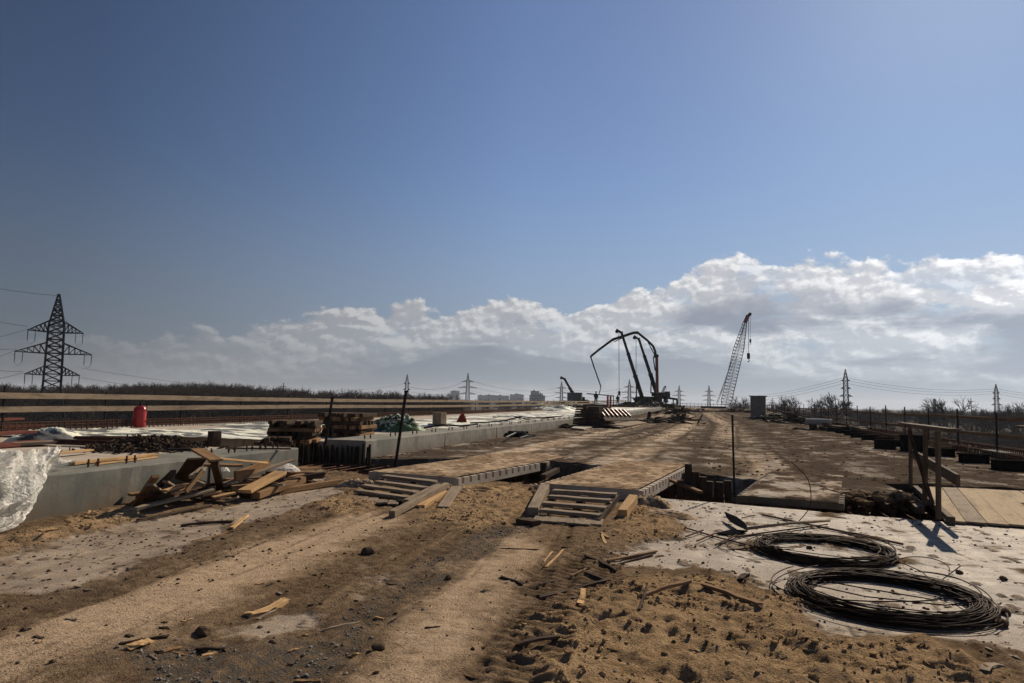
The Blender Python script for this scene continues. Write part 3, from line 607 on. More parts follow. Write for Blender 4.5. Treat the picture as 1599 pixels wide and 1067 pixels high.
# ------------------------------------------------------------ fences
def fence(name,label,x,y0,y1,zb,rails,posts,h,off,endwise=False,mpost=STEEL,brk=4.6,mr_=W_GREY,wob=.03):
    t=thing(name,label,'fence',(x,y0,0))
    for p in posts:
        q=MB(); z=zb+RZ(p); q.bar((x,p,z-.1),(x+random.uniform(-.03,.03),p+random.uniform(-.02,.02),z+h+random.uniform(-.03,.22)),.05,.05,upv=(0,1,0)); q.build('post',mpost,t)
    for (zr,hh) in rails:
        y=y0+random.uniform(-1.5,0); zo=0
        while y<y1:
            L=brk*random.uniform(.85,1.2); e=min(y+L,y1+.3); z2=random.uniform(-wob,wob)
            q=MB(); q.bar((x+off,y,zb+zr+RZ(y)+zo),(x+off,e+.15,zb+zr+RZ(e)+z2),.03,hh,seg=3,jit=.003,bend=.01); q.build('rail',mr_,t); zo=z2; off=-off*1.0 if False else off; y=e
    return t
fence('board_fence','long fence of two pale boards on steel posts along the left deck edge',-18.0,-2,158,SL,[(.95,.16),(.60,.16)],[3.2*k+1 for k in range(48)],1.02,.05,mr_=W_GREY,brk=6.2)
fence('board_fence','dark wire and board fence along the right deck edge',9.0,3,158,.08,[(1.22,.10),(.68,.12)],[4.3+3.6*k for k in range(43)],1.45,.05,mr_=W_BROWN,brk=6.)
t=thing('end_fence','thin pale railing across the deck at the crest','fence',(0,158.5,0))
for k in range(22):
    x=-8+k*.82; q=MB(); q.bar((x,158.5,.6),(x,158.5,1.75+random.uniform(0,.25)),.06,.06,upv=(0,1,0)); q.build('post',STEEL,t)
q=MB(); q.bar((-8,158.5,1.62),(9.5,158.5,1.62),.05,.09); q.build('rail',W_GREY,t)
q=MB(); q.bar((-8,158.5,1.15),(9.5,158.5,1.15),.05,.07); q.build('rail',W_GREY,t)
# rebar cages along the parapets
def cage(label,x,y0,y1,z0,h,step,wd=.22):
    mb=MB(); y=y0
    while y<y1:
        z=z0+RZ(y)
        for dx in (0,wd): mb.bar((x+dx,y,z-.05),(x+dx+random.uniform(-.01,.01),y+random.uniform(-.02,.02),z+h*random.uniform(.92,1.05)),.02,.02,upv=(0,1,0),ch=.002)
        mb.bar((x,y,z+h*.95),(x+wd,y,z+h*.95),.014,.014,ch=.002); y+=step
    for zz in (.35,.7,.98):
        for dx in (0,wd):
            ya=y0
            while ya<y1: yb=min(ya+8,y1); mb.bar((x+dx,ya,z0+zz*h+RZ(ya)),(x+dx,yb,z0+zz*h+RZ(yb)),.012,.012,ch=.002); ya=yb
    o=mb.build('rebar_cage',RUST); tag(o,label,'rebar cage'); return o
cage('row of upright rebar loops along the right edge of the deck',8.45,14.5,70,.08,.24,.13)
cage('outer row of rebar loops just inside the right fence',9.35,14.5,70,.08,.3,.14,.3)
cage('row of upright rebar loops below the left fence',-17.7,8,80,SL,.26,.18)
o=deck_strip('x',8.45,8.75,24.0,25.6,.33,.22,CONC,3).build('kerb_stone',CONC); tag(o,'pale concrete kerb piece among the rebar loops at the right edge','kerb')
# ------------------------------------------------------------ row of dark blocks on the right
ORD='nearest second third fourth fifth sixth seventh eighth ninth tenth eleventh twelfth'.split()
def dark_block(x,y,h,w=.72,label='',group=None,z=None):
    z=.1+RZ(y) if z is None else z; t=thing('steel_block',label,'steel block',(x,y,z),group)
    q=MB(); q.box((x,y,z+h/2),(w*.9,.34,h-.05),ch=.01); q.build('web',DARKST,t)
    q=MB(); q.box((x,y,z+h-.018),(w,.44,.035),ch=.008); q.build('top_plate',DARKST,t)
    q=MB(); q.box((x,y,z+.018),(w,.44,.035),ch=.008); q.build('base_plate',DARKST,t)
    for s in (-1,1):
        q=MB(); q.box((x+s*w*.42,y-.19,z+h/2),(.03,.06,h-.075),ch=.003); q.build('rib',DARKST,t)
    return t
ys=[17.3,19.9,22.2,24.6]+[29.5+2.5*k for k in range(9)]
for k,y in enumerate(ys):
    if k<12: dark_block(7.05+random.uniform(-.12,.12),y,.27,label=f'{ORD[k]} dark block counted from the viewer in the row along the right deck edge' if k else 'nearest dark block of the row along the right deck edge, cut by the frame',group='dark blocks in a row on the right')
dark_block(6.75,26.8,.58,label='tall dark block pair standing behind the timber guard rail',w=.7); dark_block(6.1,27.6,.36,label='low dark block left of the tall dark block',w=.7)
# pale slab stack
x,y,_=G(1277,665,.1); t=thing('slab_stack','low stack of dark slabs topped with a bright white one beside the right row','slab stack',(x,y,RZ(y)))
for k in range(4):
    q=MB(); q.box((x+.03*k,y,.16+RZ(y)+.13*k),(1.9,1.1,.11),rz=-.15,ch=.01); q.build('slab',SIGNW if k==3 else CONCD,t)
# ------------------------------------------------------------ grey booth and pile near it
x,y=A(1184,640,78)[:2]; z=RZ(78)+.15; t=thing('site_cabin','tall grey site cabin with a flat roof near the crest','cabin',(x,y,z)); H=2.35;W=1.6
q=MB(); q.box((x,y,z+H/2),(W,1.4,H),rz=-.12,ch=.02); q.build('cabin_body',CABIN,t)
q=MB(); q.box((x,y,z+H+.05),(W+.3,1.7,.1),rz=-.12,ch=.02); q.build('roof',CABIN,t)
q=MB(); q.box((x+.35,y-.74,z+1.1),(.75,.04,1.95),rz=-.12,ch=.005); d=q.build('door',CABIN,t); q=MB(); q.box((x+.08,y-.80,z+1.1),(.03,.05,.15)); q.build('handle',STEEL,d)
x,y=A(1428/1.0-168,0,60)[:2]
x,y=A(1352,648,46)[:2]; z=RZ(y)+.3; t=thing('switch_box','grey box with two openings hung at the right fence','cabinet',(x,y,z))
q=MB(); q.box((x-.15,y,z+.45),(.55,.25,.75),ch=.01); q.build('box_body',CABIN,t)
q=MB(); q.bar((x+.13,y,z+.82),(x+.45,y,z+.80),.25,.03); q.bar((x+.43,y,z+.1),(x+.43,y,z+.82),.04,.04,upv=(0,1,0)); q.bar((x+.13,y,z+.45),(x+.45,y,z+.45),.25,.03); q.build('side_frame',CABIN,t)
q=MB(); q.bar((x-.3,y,z-.2),(x-.3,y,z+.08),.04,.04,upv=(0,1,0)); q.bar((x+.1,y,z-.2),(x+.1,y,z+.08),.04,.04,upv=(0,1,0)); q.build('leg',STEEL,t)
def junk(label,c,rx,ry,h,n,m,sz=(.1,.5),name='scrap_pile',cat='scrap pile'):
    mb=MB()
    for k in range(n):
        a,b_=random.gauss(0,.42),random.gauss(0,.42); z=h*max(.03,math.exp(-(a*a+b_*b_)*2))*random.uniform(.1,1); p=Vector((c[0]+a*rx,c[1]+b_*ry,c[2]+z)); d=Vector((random.uniform(-1,1),random.uniform(-1,1),random.uniform(-.16,.16))).normalized()*random.uniform(*sz)
        mb.bar(p-d,p+d,random.uniform(.08,.55)*min(1,sz[1]*1.6),random.uniform(.03,.09),ch=.003)
    return tag(mb.build(name,m,loc=c),label,cat,None,'stuff')
for (px,py,D,rx,h,lb,m) in ((1205,646,66,2.4,.75,'dark tangled scrap before the grey cabin',STEEL),(1238,650,58,2.4,.8,'dark board pile between the cabin and the pale slab stack',W_DARK),(1150,640,110,4,.6,'low dark scrap left of the grey cabin',W_DARK),(1318,672,42,2.2,.35,'low dark scrap along the right blocks',W_DARK)):
    x,y=A(px,py,D)[:2]; junk(lb,(x,y,.1+RZ(y)),rx,rx,h,90,m,(.2,.8))
# ------------------------------------------------------------ formwork pile at mid distance
c=G(928,668,.12); c=(c[0]-.1,c[1],.12)
t=thing('formwork_stack','big leaning stack of dark formwork boards beside the long beam','formwork stack',c)
for k in range(9):
    q=MB(); s=.135*k; w_=1.6-.04*k
    for i in range(2): q.bar((c[0]-w_*.5+i*w_*.55,c[1]-.2+.05*i,c[2]+.06+s+random.uniform(0,.04)),(c[0]-w_*.2+i*w_*.55+random.uniform(-.1,.35),c[1]+3.+random.uniform(-.3,.3),c[2]+.08+s),w_*.5,.10,seg=2,jit=.01)
    q.build('formwork_board',W_DARK,t)
def slabp(label,P,th,m,name='shuttering_sheet',extra=None):
    P=[Vector(p) for p in P]; nrm=(P[1]-P[0]).cross(P[3]-P[0]).normalized(); mb=MB(); vs=P+[p-nrm*th for p in P]; mb.add(vs,[(0,1,2,3),(7,6,5,4)]+[(i,i+4,(i+1)%4+4,(i+1)%4) for i in range(4)])
    if extra: 
        t=thing(name,label,'panel',tuple(P[0])); mb.build('panel_board',m,t); extra(t,P,nrm); return t
    return tag(mb.build(name,m),label,'panel')
def stripes(t,P,nrm):
    for k in range(7):
        u=.06+k*.145; a=P[0].lerp(P[1],u)+nrm*.02; b_=P[3].lerp(P[2],u)+nrm*.02; a=a.lerp(b_,.35); q=MB(); q.bar(a,b_,.07,.12,upv=tuple(nrm)); q.build('rib',REDB,t)
e=c
slabp('pale formwork panel with red ribs propped on the dark formwork stack',[(e[0]+.8,e[1]-.3,.55),(e[0]+2.3,e[1]+2.2,.55),(e[0]+1.5,e[1]+2.9,1.15),(e[0]+.15,e[1]+.6,1.2)],.05,W_DARK,extra=stripes)
slabp('flat pale panel lying lowest to the right of the ribbed panel',[G(948,664,.28),G(968,667,.22),G(1010,660,.2),G(985,655,.3)],.05,W_GREY)
slabp('tilted pale panel between the ribbed panel and the flat one',[G(940,658,.42),G(958,660,.36),G(990,655,.36),G(968,652,.45)],.05,W_GREY)
slabp('small flat panel lying left of the dark formwork stack',[G(892,668,.22),G(912,670,.2),G(932,664,.22),G(905,662,.22)],.06,CONCD)
junk('dark offcuts left of the formwork stack',G(883,669,.1),.7,.7,.25,40,W_DARK,(.1,.4))
mb=MB(); mb.tube([G(790,683,.3),G(805,676,.3),G(818,674,.36),G(824,680,.2),G(812,684,.15)],.03,6); tag(mb.build('bent_rod',GALV),'bent pale metal rod lying against the long beam','rod')
junk('low dark scrap with pale rods against the long beam',G(808,682,.12),.7,.5,.22,26,STEEL,(.1,.4))
for px,py,D,rx,h,lb in ((1052,642,88,2.6,1.5,'dark board stacks left of the road near the crest'),(1030,654,52,2.4,.32,'flat dark sheets lying left of the road'),(1062,652,60,1.8,.35,'curled dark sheet left of the road'),(1085,641,105,3,.5,'low dark heap left of the far road')):
    x,y=A(px,py,D)[:2]; junk(lb,(x,y,.1+RZ(y)),rx,rx*.8,h,80,W_DARK,(.3,1.0))
#@@PART3
# ------------------------------------------------------------ notched road plates bridging the joint
def fplate(q,p,o):
    v=oc(q); st=q.noise(q.vmul(v,(1.3,.9,1)),1.1,7,.65,.3); n2=q.noise(v,6,7,.7); n3=q.noise(v,38,5,.7)
    c=q.mix(q.mr(st,.42,.56),(.45,.33,.215),(.25,.175,.11)); c=q.mix(q.mr(n2,.47,.6,0,.85),c,(.085,.058,.04)); c=q.mix(q.mr(n3,.5,.66,0,.6),c,(.07,.05,.035))
    q.set(p.inputs['Base Color'],c); p.inputs['Roughness'].default_value=.95; p.inputs['Specular IOR Level'].default_value=0.; q.set(p.inputs['Normal'],q.bump(q.m('ADD',q.m('MULTIPLY',n2,1.5),n3),.7,.02))
PLT=mat('plate_dirt',fplate)
def plate(label,fl_,fr,L,zt,th=.18,notch=True,cover=None):
    fl_=Vector((fl_[0],fl_[1],0)); fr=Vector((fr[0],fr[1],0)); ax=(fr-fl_); w=ax.length; ax.normalize(); ay=Vector((-ax.y,ax.x,0))
    t=thing('road_plate',label,'concrete plate',(fl_.x,fl_.y,0)); ins=.07; pt=lambda u,v,z:fl_+ax*u+ay*v+Vector((0,0,z))
    q=MB(); a=[pt(ins,0,0),pt(w-ins,0,0),pt(w-ins,L,0),pt(ins,L,0)]; q.poly([(p.x,p.y) for p in a],zt-th,zt-.004); q.build('plate_body',CONCK if cover else CONCD,t)  # covered plate: shade of its front face is put into the concrete colour
    q=MB()
    for (u0,s) in ((0,1),(w,-1)):
        v=.1; step=.30; gap=.09
        def cell(v0,v1,z0,z1):
            q.add([pt(u0,v0,z0),pt(u0+s*ins,v0,z0),pt(u0+s*ins,v1,z0),pt(u0,v1,z0),pt(u0,v0,z1),pt(u0+s*ins,v0,z1),pt(u0+s*ins,v1,z1),pt(u0,v1,z1)],[(0,3,2,1),(4,5,6,7),(0,1,5,4),(1,2,6,5),(2,3,7,6),(3,0,4,7)])
        cell(0,L,zt-th,zt-th*.62); v0=0
        v=.12
        while v<L-.1: cell(v0,v,zt-th*.62,zt-.003); v0=v+gap; v+=step+random.uniform(-.01,.01)
        cell(v0,L,zt-th*.62,zt-.003)
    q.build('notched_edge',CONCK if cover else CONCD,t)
    nu,nv=90,240; U,V=np.meshgrid(np.linspace(0,w,nu),np.linspace(0,L,nv)); X=fl_.x+ax.x*U+ay.x*V; Y=fl_.y+ax.y*U+ay.y*V
    ed=np.minimum(np.minimum(U,w-U),np.minimum(V,V*0+9)); k=ss(ed,.0,.1)
    Zp=zt+.004+k*(.012+.05*np.maximum(0,fbm(X*2.2,Y*.9,4,51)-.45)+.03*(fbm(X*9,Y*7,4,52)-.5)*(fbm(X,Y*.6,2,53)+.2))+ (ss(V,L-1.2,L)*(.0))
    # soil is cut back over the notches
    q=MB(); idx=np.arange(nu*nv).reshape(nv,nu); sel=[(int(idx[i,j]),int(idx[i,j+1]),int(idx[i+1,j+1]),int(idx[i+1,j])) for i in range(nv-1) for j in range(nu-1) if ins*.95<U[i,j] and U[i,j+1]<w-ins*.95]
    q.add(np.stack([X,Y,Zp],-1).reshape(-1,3).tolist(),sel); q.build('soil_cover',cover or PLT,t,smooth=True); return t
plate('left road plate with a notched side, bridging the open joint behind the left step ramp',(-6.30,12.05),(-4.33,11.72),5.9,.185)
plate('middle road plate with a notched side, behind the right step ramp',(-2.80,11.62),(-1.02,11.40),5.4,.185)
plate('smooth road plate lying across the joint between the thin pole and the rubble hole',(.44,11.95),(1.99,11.66),4.6,.125,.11,cover=ROAD)
# ------------------------------------------------------------ things in the open joint
def rebars(label,x0,x1,y0,y1,z0,n,sk=0.):
    mb=MB()
    for k in range(n):
        y=y0+(y1-y0)*(k+random.uniform(-.3,.3))/n; z=z0+random.uniform(-.05,.12); mb.tube([(x0+random.uniform(0,.4),y,z),((x0+x1)/2,y+random.uniform(-.03,.03)+sk/2,z+random.uniform(-.02,.02)),(x1-random.uniform(0,.4),y+sk,z)],.012,5)
    x=x0+.3
    while x<x1: mb.tube([(x,y0,z0-.05),(x,y0+.02,z0+.12),(x+.01,y1,z0+.1),(x,y1,z0-.1)],.009,5); x+=random.uniform(.2,.5)
    return tag(mb.build('rebar_mesh',RUST),label,'rebar mesh')
rebars('rusty rebar mesh in the open joint between the two beams',-9.6,-6.5,13.3,14.9,-.1,22)
rebars('rebar mesh in the gap between the two notched plates',-4.2,-2.9,13.2,16.4,-.28,24)
rebars('rebar mesh in the joint between the middle plate and the thin pole',-.9,.5,12.2,14.6,-.26,30)
rebars('rebar mesh in the rubble hole left of the guard rail',1.9,3.4,11.6,13.2,-.22,20)
# concrete end face with upright stirrups between beam ends
mb=MB()
for k in range(26):
    x=-9.9+k*.085; mb.bar((x,14.9,-.3),(x,14.9+random.uniform(-.1,.1),.42+random.uniform(-.03,.1)),.05,.05,upv=(0,1,0))
tag(mb.build('dowel_row',STEEL),'dense row of dark dowels at the far side of the joint beside the long beam','dowels',None)
for k,(px,pt_,pb) in enumerate([(1075,725,765),(1086,737,767),(1098,745,768),(1108,752,768),(1124,753,772),(1137,751,774),(1063,750,765)]):
    D=12.9; a=A(px,pb+10,D); b_=A(px,pt_,D); block('wood_stub',['tallest dark upright block at the far side of the joint behind the middle plate','second tallest dark upright block, right of the tallest one','third dark upright block of the descending row behind the joint','fourth dark upright block of the descending row behind the joint','dark upright block just left of the thin pole, one of two','dark upright block nearest to the thin pole','small dark upright block left of the tallest one'][k],'block',(a[0],a[1],a[2]),.13,.12,b_[2]-a[2],W_DARK,.1)
panel('brown timber lying aslant in the joint right of the middle plate',G(1048,750,.12),G(1094,769,.02),.1,.05,W_BROWN,'board','board')
panel('dark plank at the far side of the gap between the notched plates',G(870,734,.05),G(848,745,0.),.12,.1,W_DARK,'board','board')
block('wood_stub','dark square block against the notched side of the left plate','block',G(849,738,-.0),.14,.12,.22,W_DARK,.2)
# rubble bank and hole
x0=2.0
junk('bricks, soil lumps and rusty scrap in the hole left of the guard rail',(2.65,12.9,-.15),.8,.5,.25,60,RUST,(.05,.14),'rubble','rubble')
mb=MB()
for k in range(220): mb.blob((random.uniform(1.9,3.35),random.gauss(13.15,.16),random.uniform(.0,.12)),random.uniform(.03,.10),0,(1.2,1,.7),.3)
tag(mb.build('rubble',GROUND),'lumpy soil bank along the far edge of the rubble hole','rubble',None,'stuff')
panel('pale round log end lying in the joint beside the guard rail',G(1402,770,.05),G(1437,797,-.02),.13,.11,W_GREY,'timber','timber')
panel('brown timber lying across the rubble hole',G(1300,780,-.02),G(1395,786,-.02),.1,.08,W_BROWN,'timber','timber')
heap('bag_scrap','crumpled pale paper bag in the hole beside the smooth plate','bag',G(1325,785,-.08),.22,.16,SIGNW,6)
# ------------------------------------------------------------ plank walkway and guard rails
t=thing('plank_walkway','fresh yellow plank walkway across the joint at the right edge','walkway',(3.2,11,0))
for k in range(11):
    x0=3.18+k*.255; f=lambda s:(x0+.9*s+.0,11.05-.05*k*.12+s*4.15,.035)
    q=MB(); a=Vector(f(0)); c=Vector(f(1)); a.y-=.02*random.random(); c.y+=random.uniform(-.06,.06)
    q.bar(a+Vector((.12,0,-0.0)),c+Vector((.12,0,.06)),.246,.028,ch=.003,seg=3,jit=.001); q.build('plank',W_GREY if k==1 else W_PLY,t)
q=MB(); 
for yy in (11.35,13,14.7): q.bar((3.3,yy,-.06),(6.4,yy-.1,-.06),.1,.12)
q.build('bearer',W_DARK,t)
def rail(label,dx,mirror=False):
    o3=lambda p:(p[0]+dx,p[1]+(.05 if dx else 0),p[2]+.0)
    t=thing('guard_rail',label,'guard rail',o3((3.4,11.2,.05)))
    def pc(n,a,c,w,h,m=W_OLD,upv=(0,0,1)):
        q=MB(); q.bar(o3(a),o3(c),w,h,upv=upv,seg=3,jit=.002,ch=.005); q.build(n,m,t)
    B=lambda px,py,z:G(px,py,z)
    pc('base_beam',B(1424,758,.06),B(1486,813,.06),.09,.1,W_OLD)
    f0=B(1465.5,811,.06); pc('post',f0,(f0[0]+.03,f0[1]+.0,1.29),.09,.045,upv=(1,.1,0))
    m0=B(1444,789,.06); pc('post',m0,(m0[0]+.02,m0[1]-.1,1.27),.085,.045,upv=(1,.2,0)); 
    b0=B(1422,764,.06); pc('post',b0,(b0[0]+.03,b0[1],1.26),.09,.045,upv=(1,.1,0))
    pc('brace',(m0[0]+.07,m0[1]-.2,.06),(m0[0]-.12,m0[1]+.3,1.24),.035,.06,W_DARK,(1,0,0))
    tp1=(b0[0]-.06,b0[1]+.15,1.30); tp2=(f0[0]+.16,f0[1]-.25,1.31); pc('top_rail',tp1,tp2,.15,.045)
    pc('mid_rail',(b0[0]+.06,b0[1]+.1,.74),(f0[0]+.2,f0[1]-.2,.63),.045,.16)
    return t
rail('timber guard rail with three posts standing at the left edge of the plank walkway',0)
rail('second timber guard rail, cut by the right edge of the photo',1.97)
# ------------------------------------------------------------ thin steel poles
for (pb,zb,pt_,lab,r) in (((1147,776),-.05,(1143.5,648),'thin upright steel pole in the joint left of the smooth plate',.019),((617,730),0.0,(634,612),'thick dark pole leaning right beside the left road plate',.035),((508,694),.5,(519,622),'dark pole leaning slightly right before the timber stacks',.03)):
    a=G(*pb,zb); D=np.dot(np.array(a)-np.array([0,0,EYE]),fw); mb=MB(); mb.tube([a,A(*pt_,float(D))],r,8); 
    if r>.019: mb.tube([A(pt_[0]-3,pt_[1],float(D)),A(pt_[0]+4,pt_[1]-1,float(D))],r*.7,6)
    tag(mb.build('steel_pole',STEEL),lab,'pole')
# ------------------------------------------------------------ step ramps
def ramp(label,treads,lows,st,zs):
    t=thing('step_ramp',label,'wooden ramp',G(*treads[-1][0],0))
    for (a,c),z in zip(treads,zs):
        q=MB(); a=Vector(G(*a,z));c=Vector(G(*c,z)); q.bar(a,c,.17,.05,seg=4,jit=.003,ch=.008,endj=.015); q.build('tread',W_GREY,t)
    for (a,c) in lows:
        q=MB(); q.bar(G(*a,.05),G(*c,.03),.15,.025,seg=2,jit=.004,endj=.02); q.build('lower_board',W_GREY,t)
    for (a,za,c,zc) in st:
        q=MB(); q.bar(G(*a,za),G(*c,zc),.09,.09,seg=3,jit=.004); q.build('stringer',W_DARK,t)
    return t
Z5=[.19,.16,.125,.09]
ramp('left wooden step ramp leading up to the left road plate',[((600,744),(679,753)),((590,753),(666,763)),((569,759),(651,770)),((559,767),(637,778))],
 [((552+16*k,775+1.8*k),(545+17*k,780+2*k)) for k in range(5)],[((690,757),.15,(624,786),.03),((600,748),.12,(560,776),.03),((650,755),.11,(600,780),.03)],Z5)
ramp('right wooden step ramp leading up to the middle road plate',[((864,767),(962,773)),((857.5,776),(955,783)),((849,786),(946,794)),((845,797),(937,806))],
 [((845+12*k,807+1*k),(841+13*k,814+1*k)) for k in range(6)]+[((923,812),(912,820)),((934,812),(930,820))],[((962,777),.13,(932,816),.03),((868,770),.12,(848,810),.03),((915,770),.11,(895,812),.03)],Z5)
TB='timber'
for lab,a,za,c,zc,ww,hh,m in (
 ('long weathered beam lying beside the left step ramp with its dark end toward the viewer',(612,803),.06,(697,758),.17,.085,.09,W_GREY),
 ('weathered beam lying against the side of the left step ramp',(634,784),.08,(684,759),.16,.09,.07,W_GREY),
 ('freshly split orange timber between the long beam and the short board',(657,792),.04,(694,769),.08,.12,.06,W_FRESH),
 ('short grey board with a square dark end right of the split timber',(692,794),.04,(712,762),.12,.17,.055,W_GREY),
 ('thick short beam leaning at the left side of the right step ramp',(832,800),.07,(851,762),.16,.15,.13,W_GREY),
 ('small dark wedge block at the left foot of the right step ramp',(812,813),.04,(838,818),.04,.16,.07,W_DARK),
 ('bright short beam leaning right of the right step ramp',(972,803),.09,(989,779),.20,.13,.12,W_FRESH),
 ('thin dark stick under the bright short beam',(962,822),.02,(987,815),.02,.05,.02,W_DARK),
 ('flat brown board half buried in soil before the left plate',(674,808),.02,(721,815),.02,.09,.02,W_BROWN)):
    panel(lab,G(*a,za),G(*c,zc),ww,hh,m,TB,TB)
# soil banked against the plates and ramps
for px,py,r,h,lab in ((700,772,.42,.15,'loose soil banked against the right corner of the left plate'),(560,762,.40,.14,'loose soil banked left of the left step ramp'),(1012,792,.36,.17,'loose soil banked against the right corner of the middle plate'),(845,768,.26,.13,'loose soil heaped between the leaning short beam and the middle plate'),(760,768,.55,.10,'low yellow soil mound between the two ramps'),(1040,808,.42,.08,'low soil spill right of the bright short beam')):
    heap('soil_mound',lab,'soil mound',G(px,py,-.01),r,h,PLT if 'yellow' not in lab else SANDM,int(px),sy=.8,fr=5)
# ------------------------------------------------------------ pile of planks beside the near beam
PIL='planks tipped in a pile beside the near beam'
pl=[((190,800),.05,(332,765),.20,.11,.04,W_GREY,'long grey plank along the foot of the plank pile pointing at the beam'),
((270,771),.22,(311,760),.28,.12,.03,W_FRESH,'bright yellow short plank lying in the middle left of the plank pile'),
((257,767),.26,(286,758),.30,.10,.03,W_FRESH,'yellow short plank just behind the bright yellow one'),
((211,789),.03,(243,744),.50,.09,.05,W_BROWN,'brown plank leaning steeply at the left end of the plank pile'),
((248,759),.22,(271,738),.52,.07,.07,W_DARK,'dark plank leaning right of the steep brown one'),
((233,757),.40,(257,773),.14,.11,.03,W_GREY,'grey slat crossing the steep brown plank'),
((258,752),.36,(274,762),.2,.08,.03,W_GREY,'grey short slat behind the yellow planks'),
((276,762),.10,(308,716),.62,.30,.03,W_DARK,'wide dark panel leaning on the beam face behind the pile'),
((308,702),.80,(338,719),.68,.20,.03,W_BROWN,'wide brown board jutting out at the top of the plank pile'),
((338,716),.68,(415,723),.50,.09,.03,W_FRESH,'thin bright plank sloping right from the top of the pile'),
((335,722),.64,(344,761),.16,.10,.09,W_DARK,'dark upright post carrying the wide brown board'),
((318,726),.52,(379,727),.5,.22,.035,W_BROWN,'brown board lying level below the top board'),
((367,744),.34,(420,724),.46,.05,.14,W_BROWN,'thick brown beam sloping up to the right in mid pile'),
((350,756),.22,(458,718),.50,.12,.035,W_GREY,'longest grey plank sloping up to the right over the pile'),
((382,768),.16,(438,738),.34,.22,.05,W_FRESH,'two-toned wide board with a sawn end facing the viewer'),
((399,774),.08,(472,749),.16,.14,.10,W_BROWN,'brown beam right of the two-toned board'),
((433,768),.05,(532,752),.07,.11,.09,W_BROWN,'long brown beam at the right end of the pile, lowest on the ground'),
((438,734),.26,(498,731),.20,.12,.05,W_BROWN,'brown plank near the top right of the pile pointing right'),
((450,741),.18,(487,740),.16,.16,.09,W_BROWN,'short stout brown block at the right of the pile'),
((312,774),.10,(345,768),.14,.14,.03,W_FRESH,'short tan board at the front foot of the pile'),
((332,777),.09,(367,770),.13,.12,.03,W_FRESH,'tan board beside the short tan board at the front foot'),
((307,780),.04,(350,785),.03,.07,.025,W_DARK,'thin dark stick lying flat before the pile'),
((350,785),.03,(372,776),.12,.05,.03,W_GREY,'thin grey stick touching the front foot of the pile'),
((218,775),.2,(260,770),.16,.12,.05,W_RED,'reddish board end under the grey slat'),
((300,745),.45,(317,732),.5,.09,.05,W_GREY,'grey block end high at the left of the pile'),
((290,768),.3,(316,735),.55,.04,.06,W_BROWN,'narrow brown batten leaning behind the yellow planks'),
((306,752),.30,(322,757),.25,.22,.05,W_GREY,'wide grey board end left of the dark upright post'),
((395,726),.38,(452,728),.3,.14,.03,W_GREY,'grey board behind the longest grey plank'),
((215,812),.03,(330,790),.03,.05,.03,W_DARK,'dark thin strip on the ground in front of the pile')]
for a,za,c,zc,ww,hh,m,lab in pl: panel(lab,G(*a,za),G(*c,zc),ww,hh,m,'plank','plank',PIL)
for k in range(16):
    u=random.random(); x=370+u*120; y=764-u*22+random.uniform(-10,6); z=random.uniform(.05,.3)*(1-.5*u); l=random.uniform(35,62); sl=random.uniform(.12,.6)
    panel('one of several brown planks lying crosswise in the right half of the pile',G(x-l/2,y+l*sl*.4,z*.7),G(x+l/2,y-l*sl*.4,z*1.1),random.uniform(.07,.14),random.uniform(.025,.06),random.choice([W_BROWN,W_BROWN,W_GREY,W_FRESH]),'plank','plank','loose planks in the right half of the pile')
for k in range(44):
    u=random.random(); x=225+u*265+random.uniform(-10,10); y=775-u*32+random.uniform(-8,4); z=random.uniform(.03,.2); a=Vector(G(x,y,z)); an=random.uniform(-.9,.9)+.5; d=Vector((math.cos(an),math.sin(an),random.uniform(-.2,.2)))*random.uniform(.15,.5)
    mb=MB(); mb.bar(a-d,a+d,random.uniform(.07,.14),random.uniform(.03,.08),seg=2,jit=.003,ch=.005); tag(mb.build('plank',random.choice([W_DARK,W_BROWN,W_DARK,W_GREY])),'offcut mostly hidden under the longer planks of the pile','plank','hidden offcuts inside the plank pile')
heap('bag_scrap','white plastic scrap on the right part of the plank pile','plastic scrap',G(443,735,.28),.3,.12,FILM,11)
heap('bag_scrap','small white plastic scrap in the hollow of the plank pile','plastic scrap',G(349,737,.35),.12,.08,FILM,12)
# ------------------------------------------------------------ wire coils
def coil(label,c,r0,r1,h,n,loose):
    mb=MB()
    for k in range(n):
        r=(r0+r1)/2+random.gauss(0,(r1-r0)*.24); z=.015+h*random.random()**1.6; ph=random.uniform(0,6.28); el_=random.uniform(0,.05); ox,oy=random.gauss(0,.025),random.gauss(0,.025); m=72; tl=random.uniform(-.018,.018)
        path=[(c[0]+ox+r*(1+el_*math.cos(2*a+ph))*math.cos(a),c[1]+oy+r*(1+el_*math.cos(2*a+ph))*math.sin(a),c[2]+z+tl*math.sin(a+ph)+.012*math.sin(3*a+ph)) for a in np.linspace(0,2*PI,m)]
        for i,p in enumerate(path): path[i]=(p[0],p[1],max(p[2],c[2]+.012))
        mb.tube(path,.0045,5,cap=False)
    for (cx_,cy_,r,z,a0,a1,tl) in loose:
        mb.tube([(c[0]+cx_+r*math.cos(a),c[1]+cy_+r*math.sin(a),max(c[2]+.012,c[2]+z+tl*math.sin(a*1.5))) for a in np.linspace(a0,a1,46)],.0055,5)
    return tag(mb.build('wire_coil',WIRE,smooth=True),label,'wire coil')
coil('rear coil of dark reinforcing wire, beside the shovel',(1.20,8.30,.0),.59,.75,.08,52,[(-.55,.0,.45,.05,1.2,5.2,.05),(-.38,.05,.42,.08,1.,5.,.04),(-.75,-.1,.35,.05,.6,5.6,.06),(.25,.0,.45,.10,-1.5,1.4,.05),(.05,-.02,.5,.12,-1.3,1.2,.04),(.15,0,.55,.12,-1.2,1.3,.04),(.85,-.35,.25,.03,-.5,2.5,.03)])
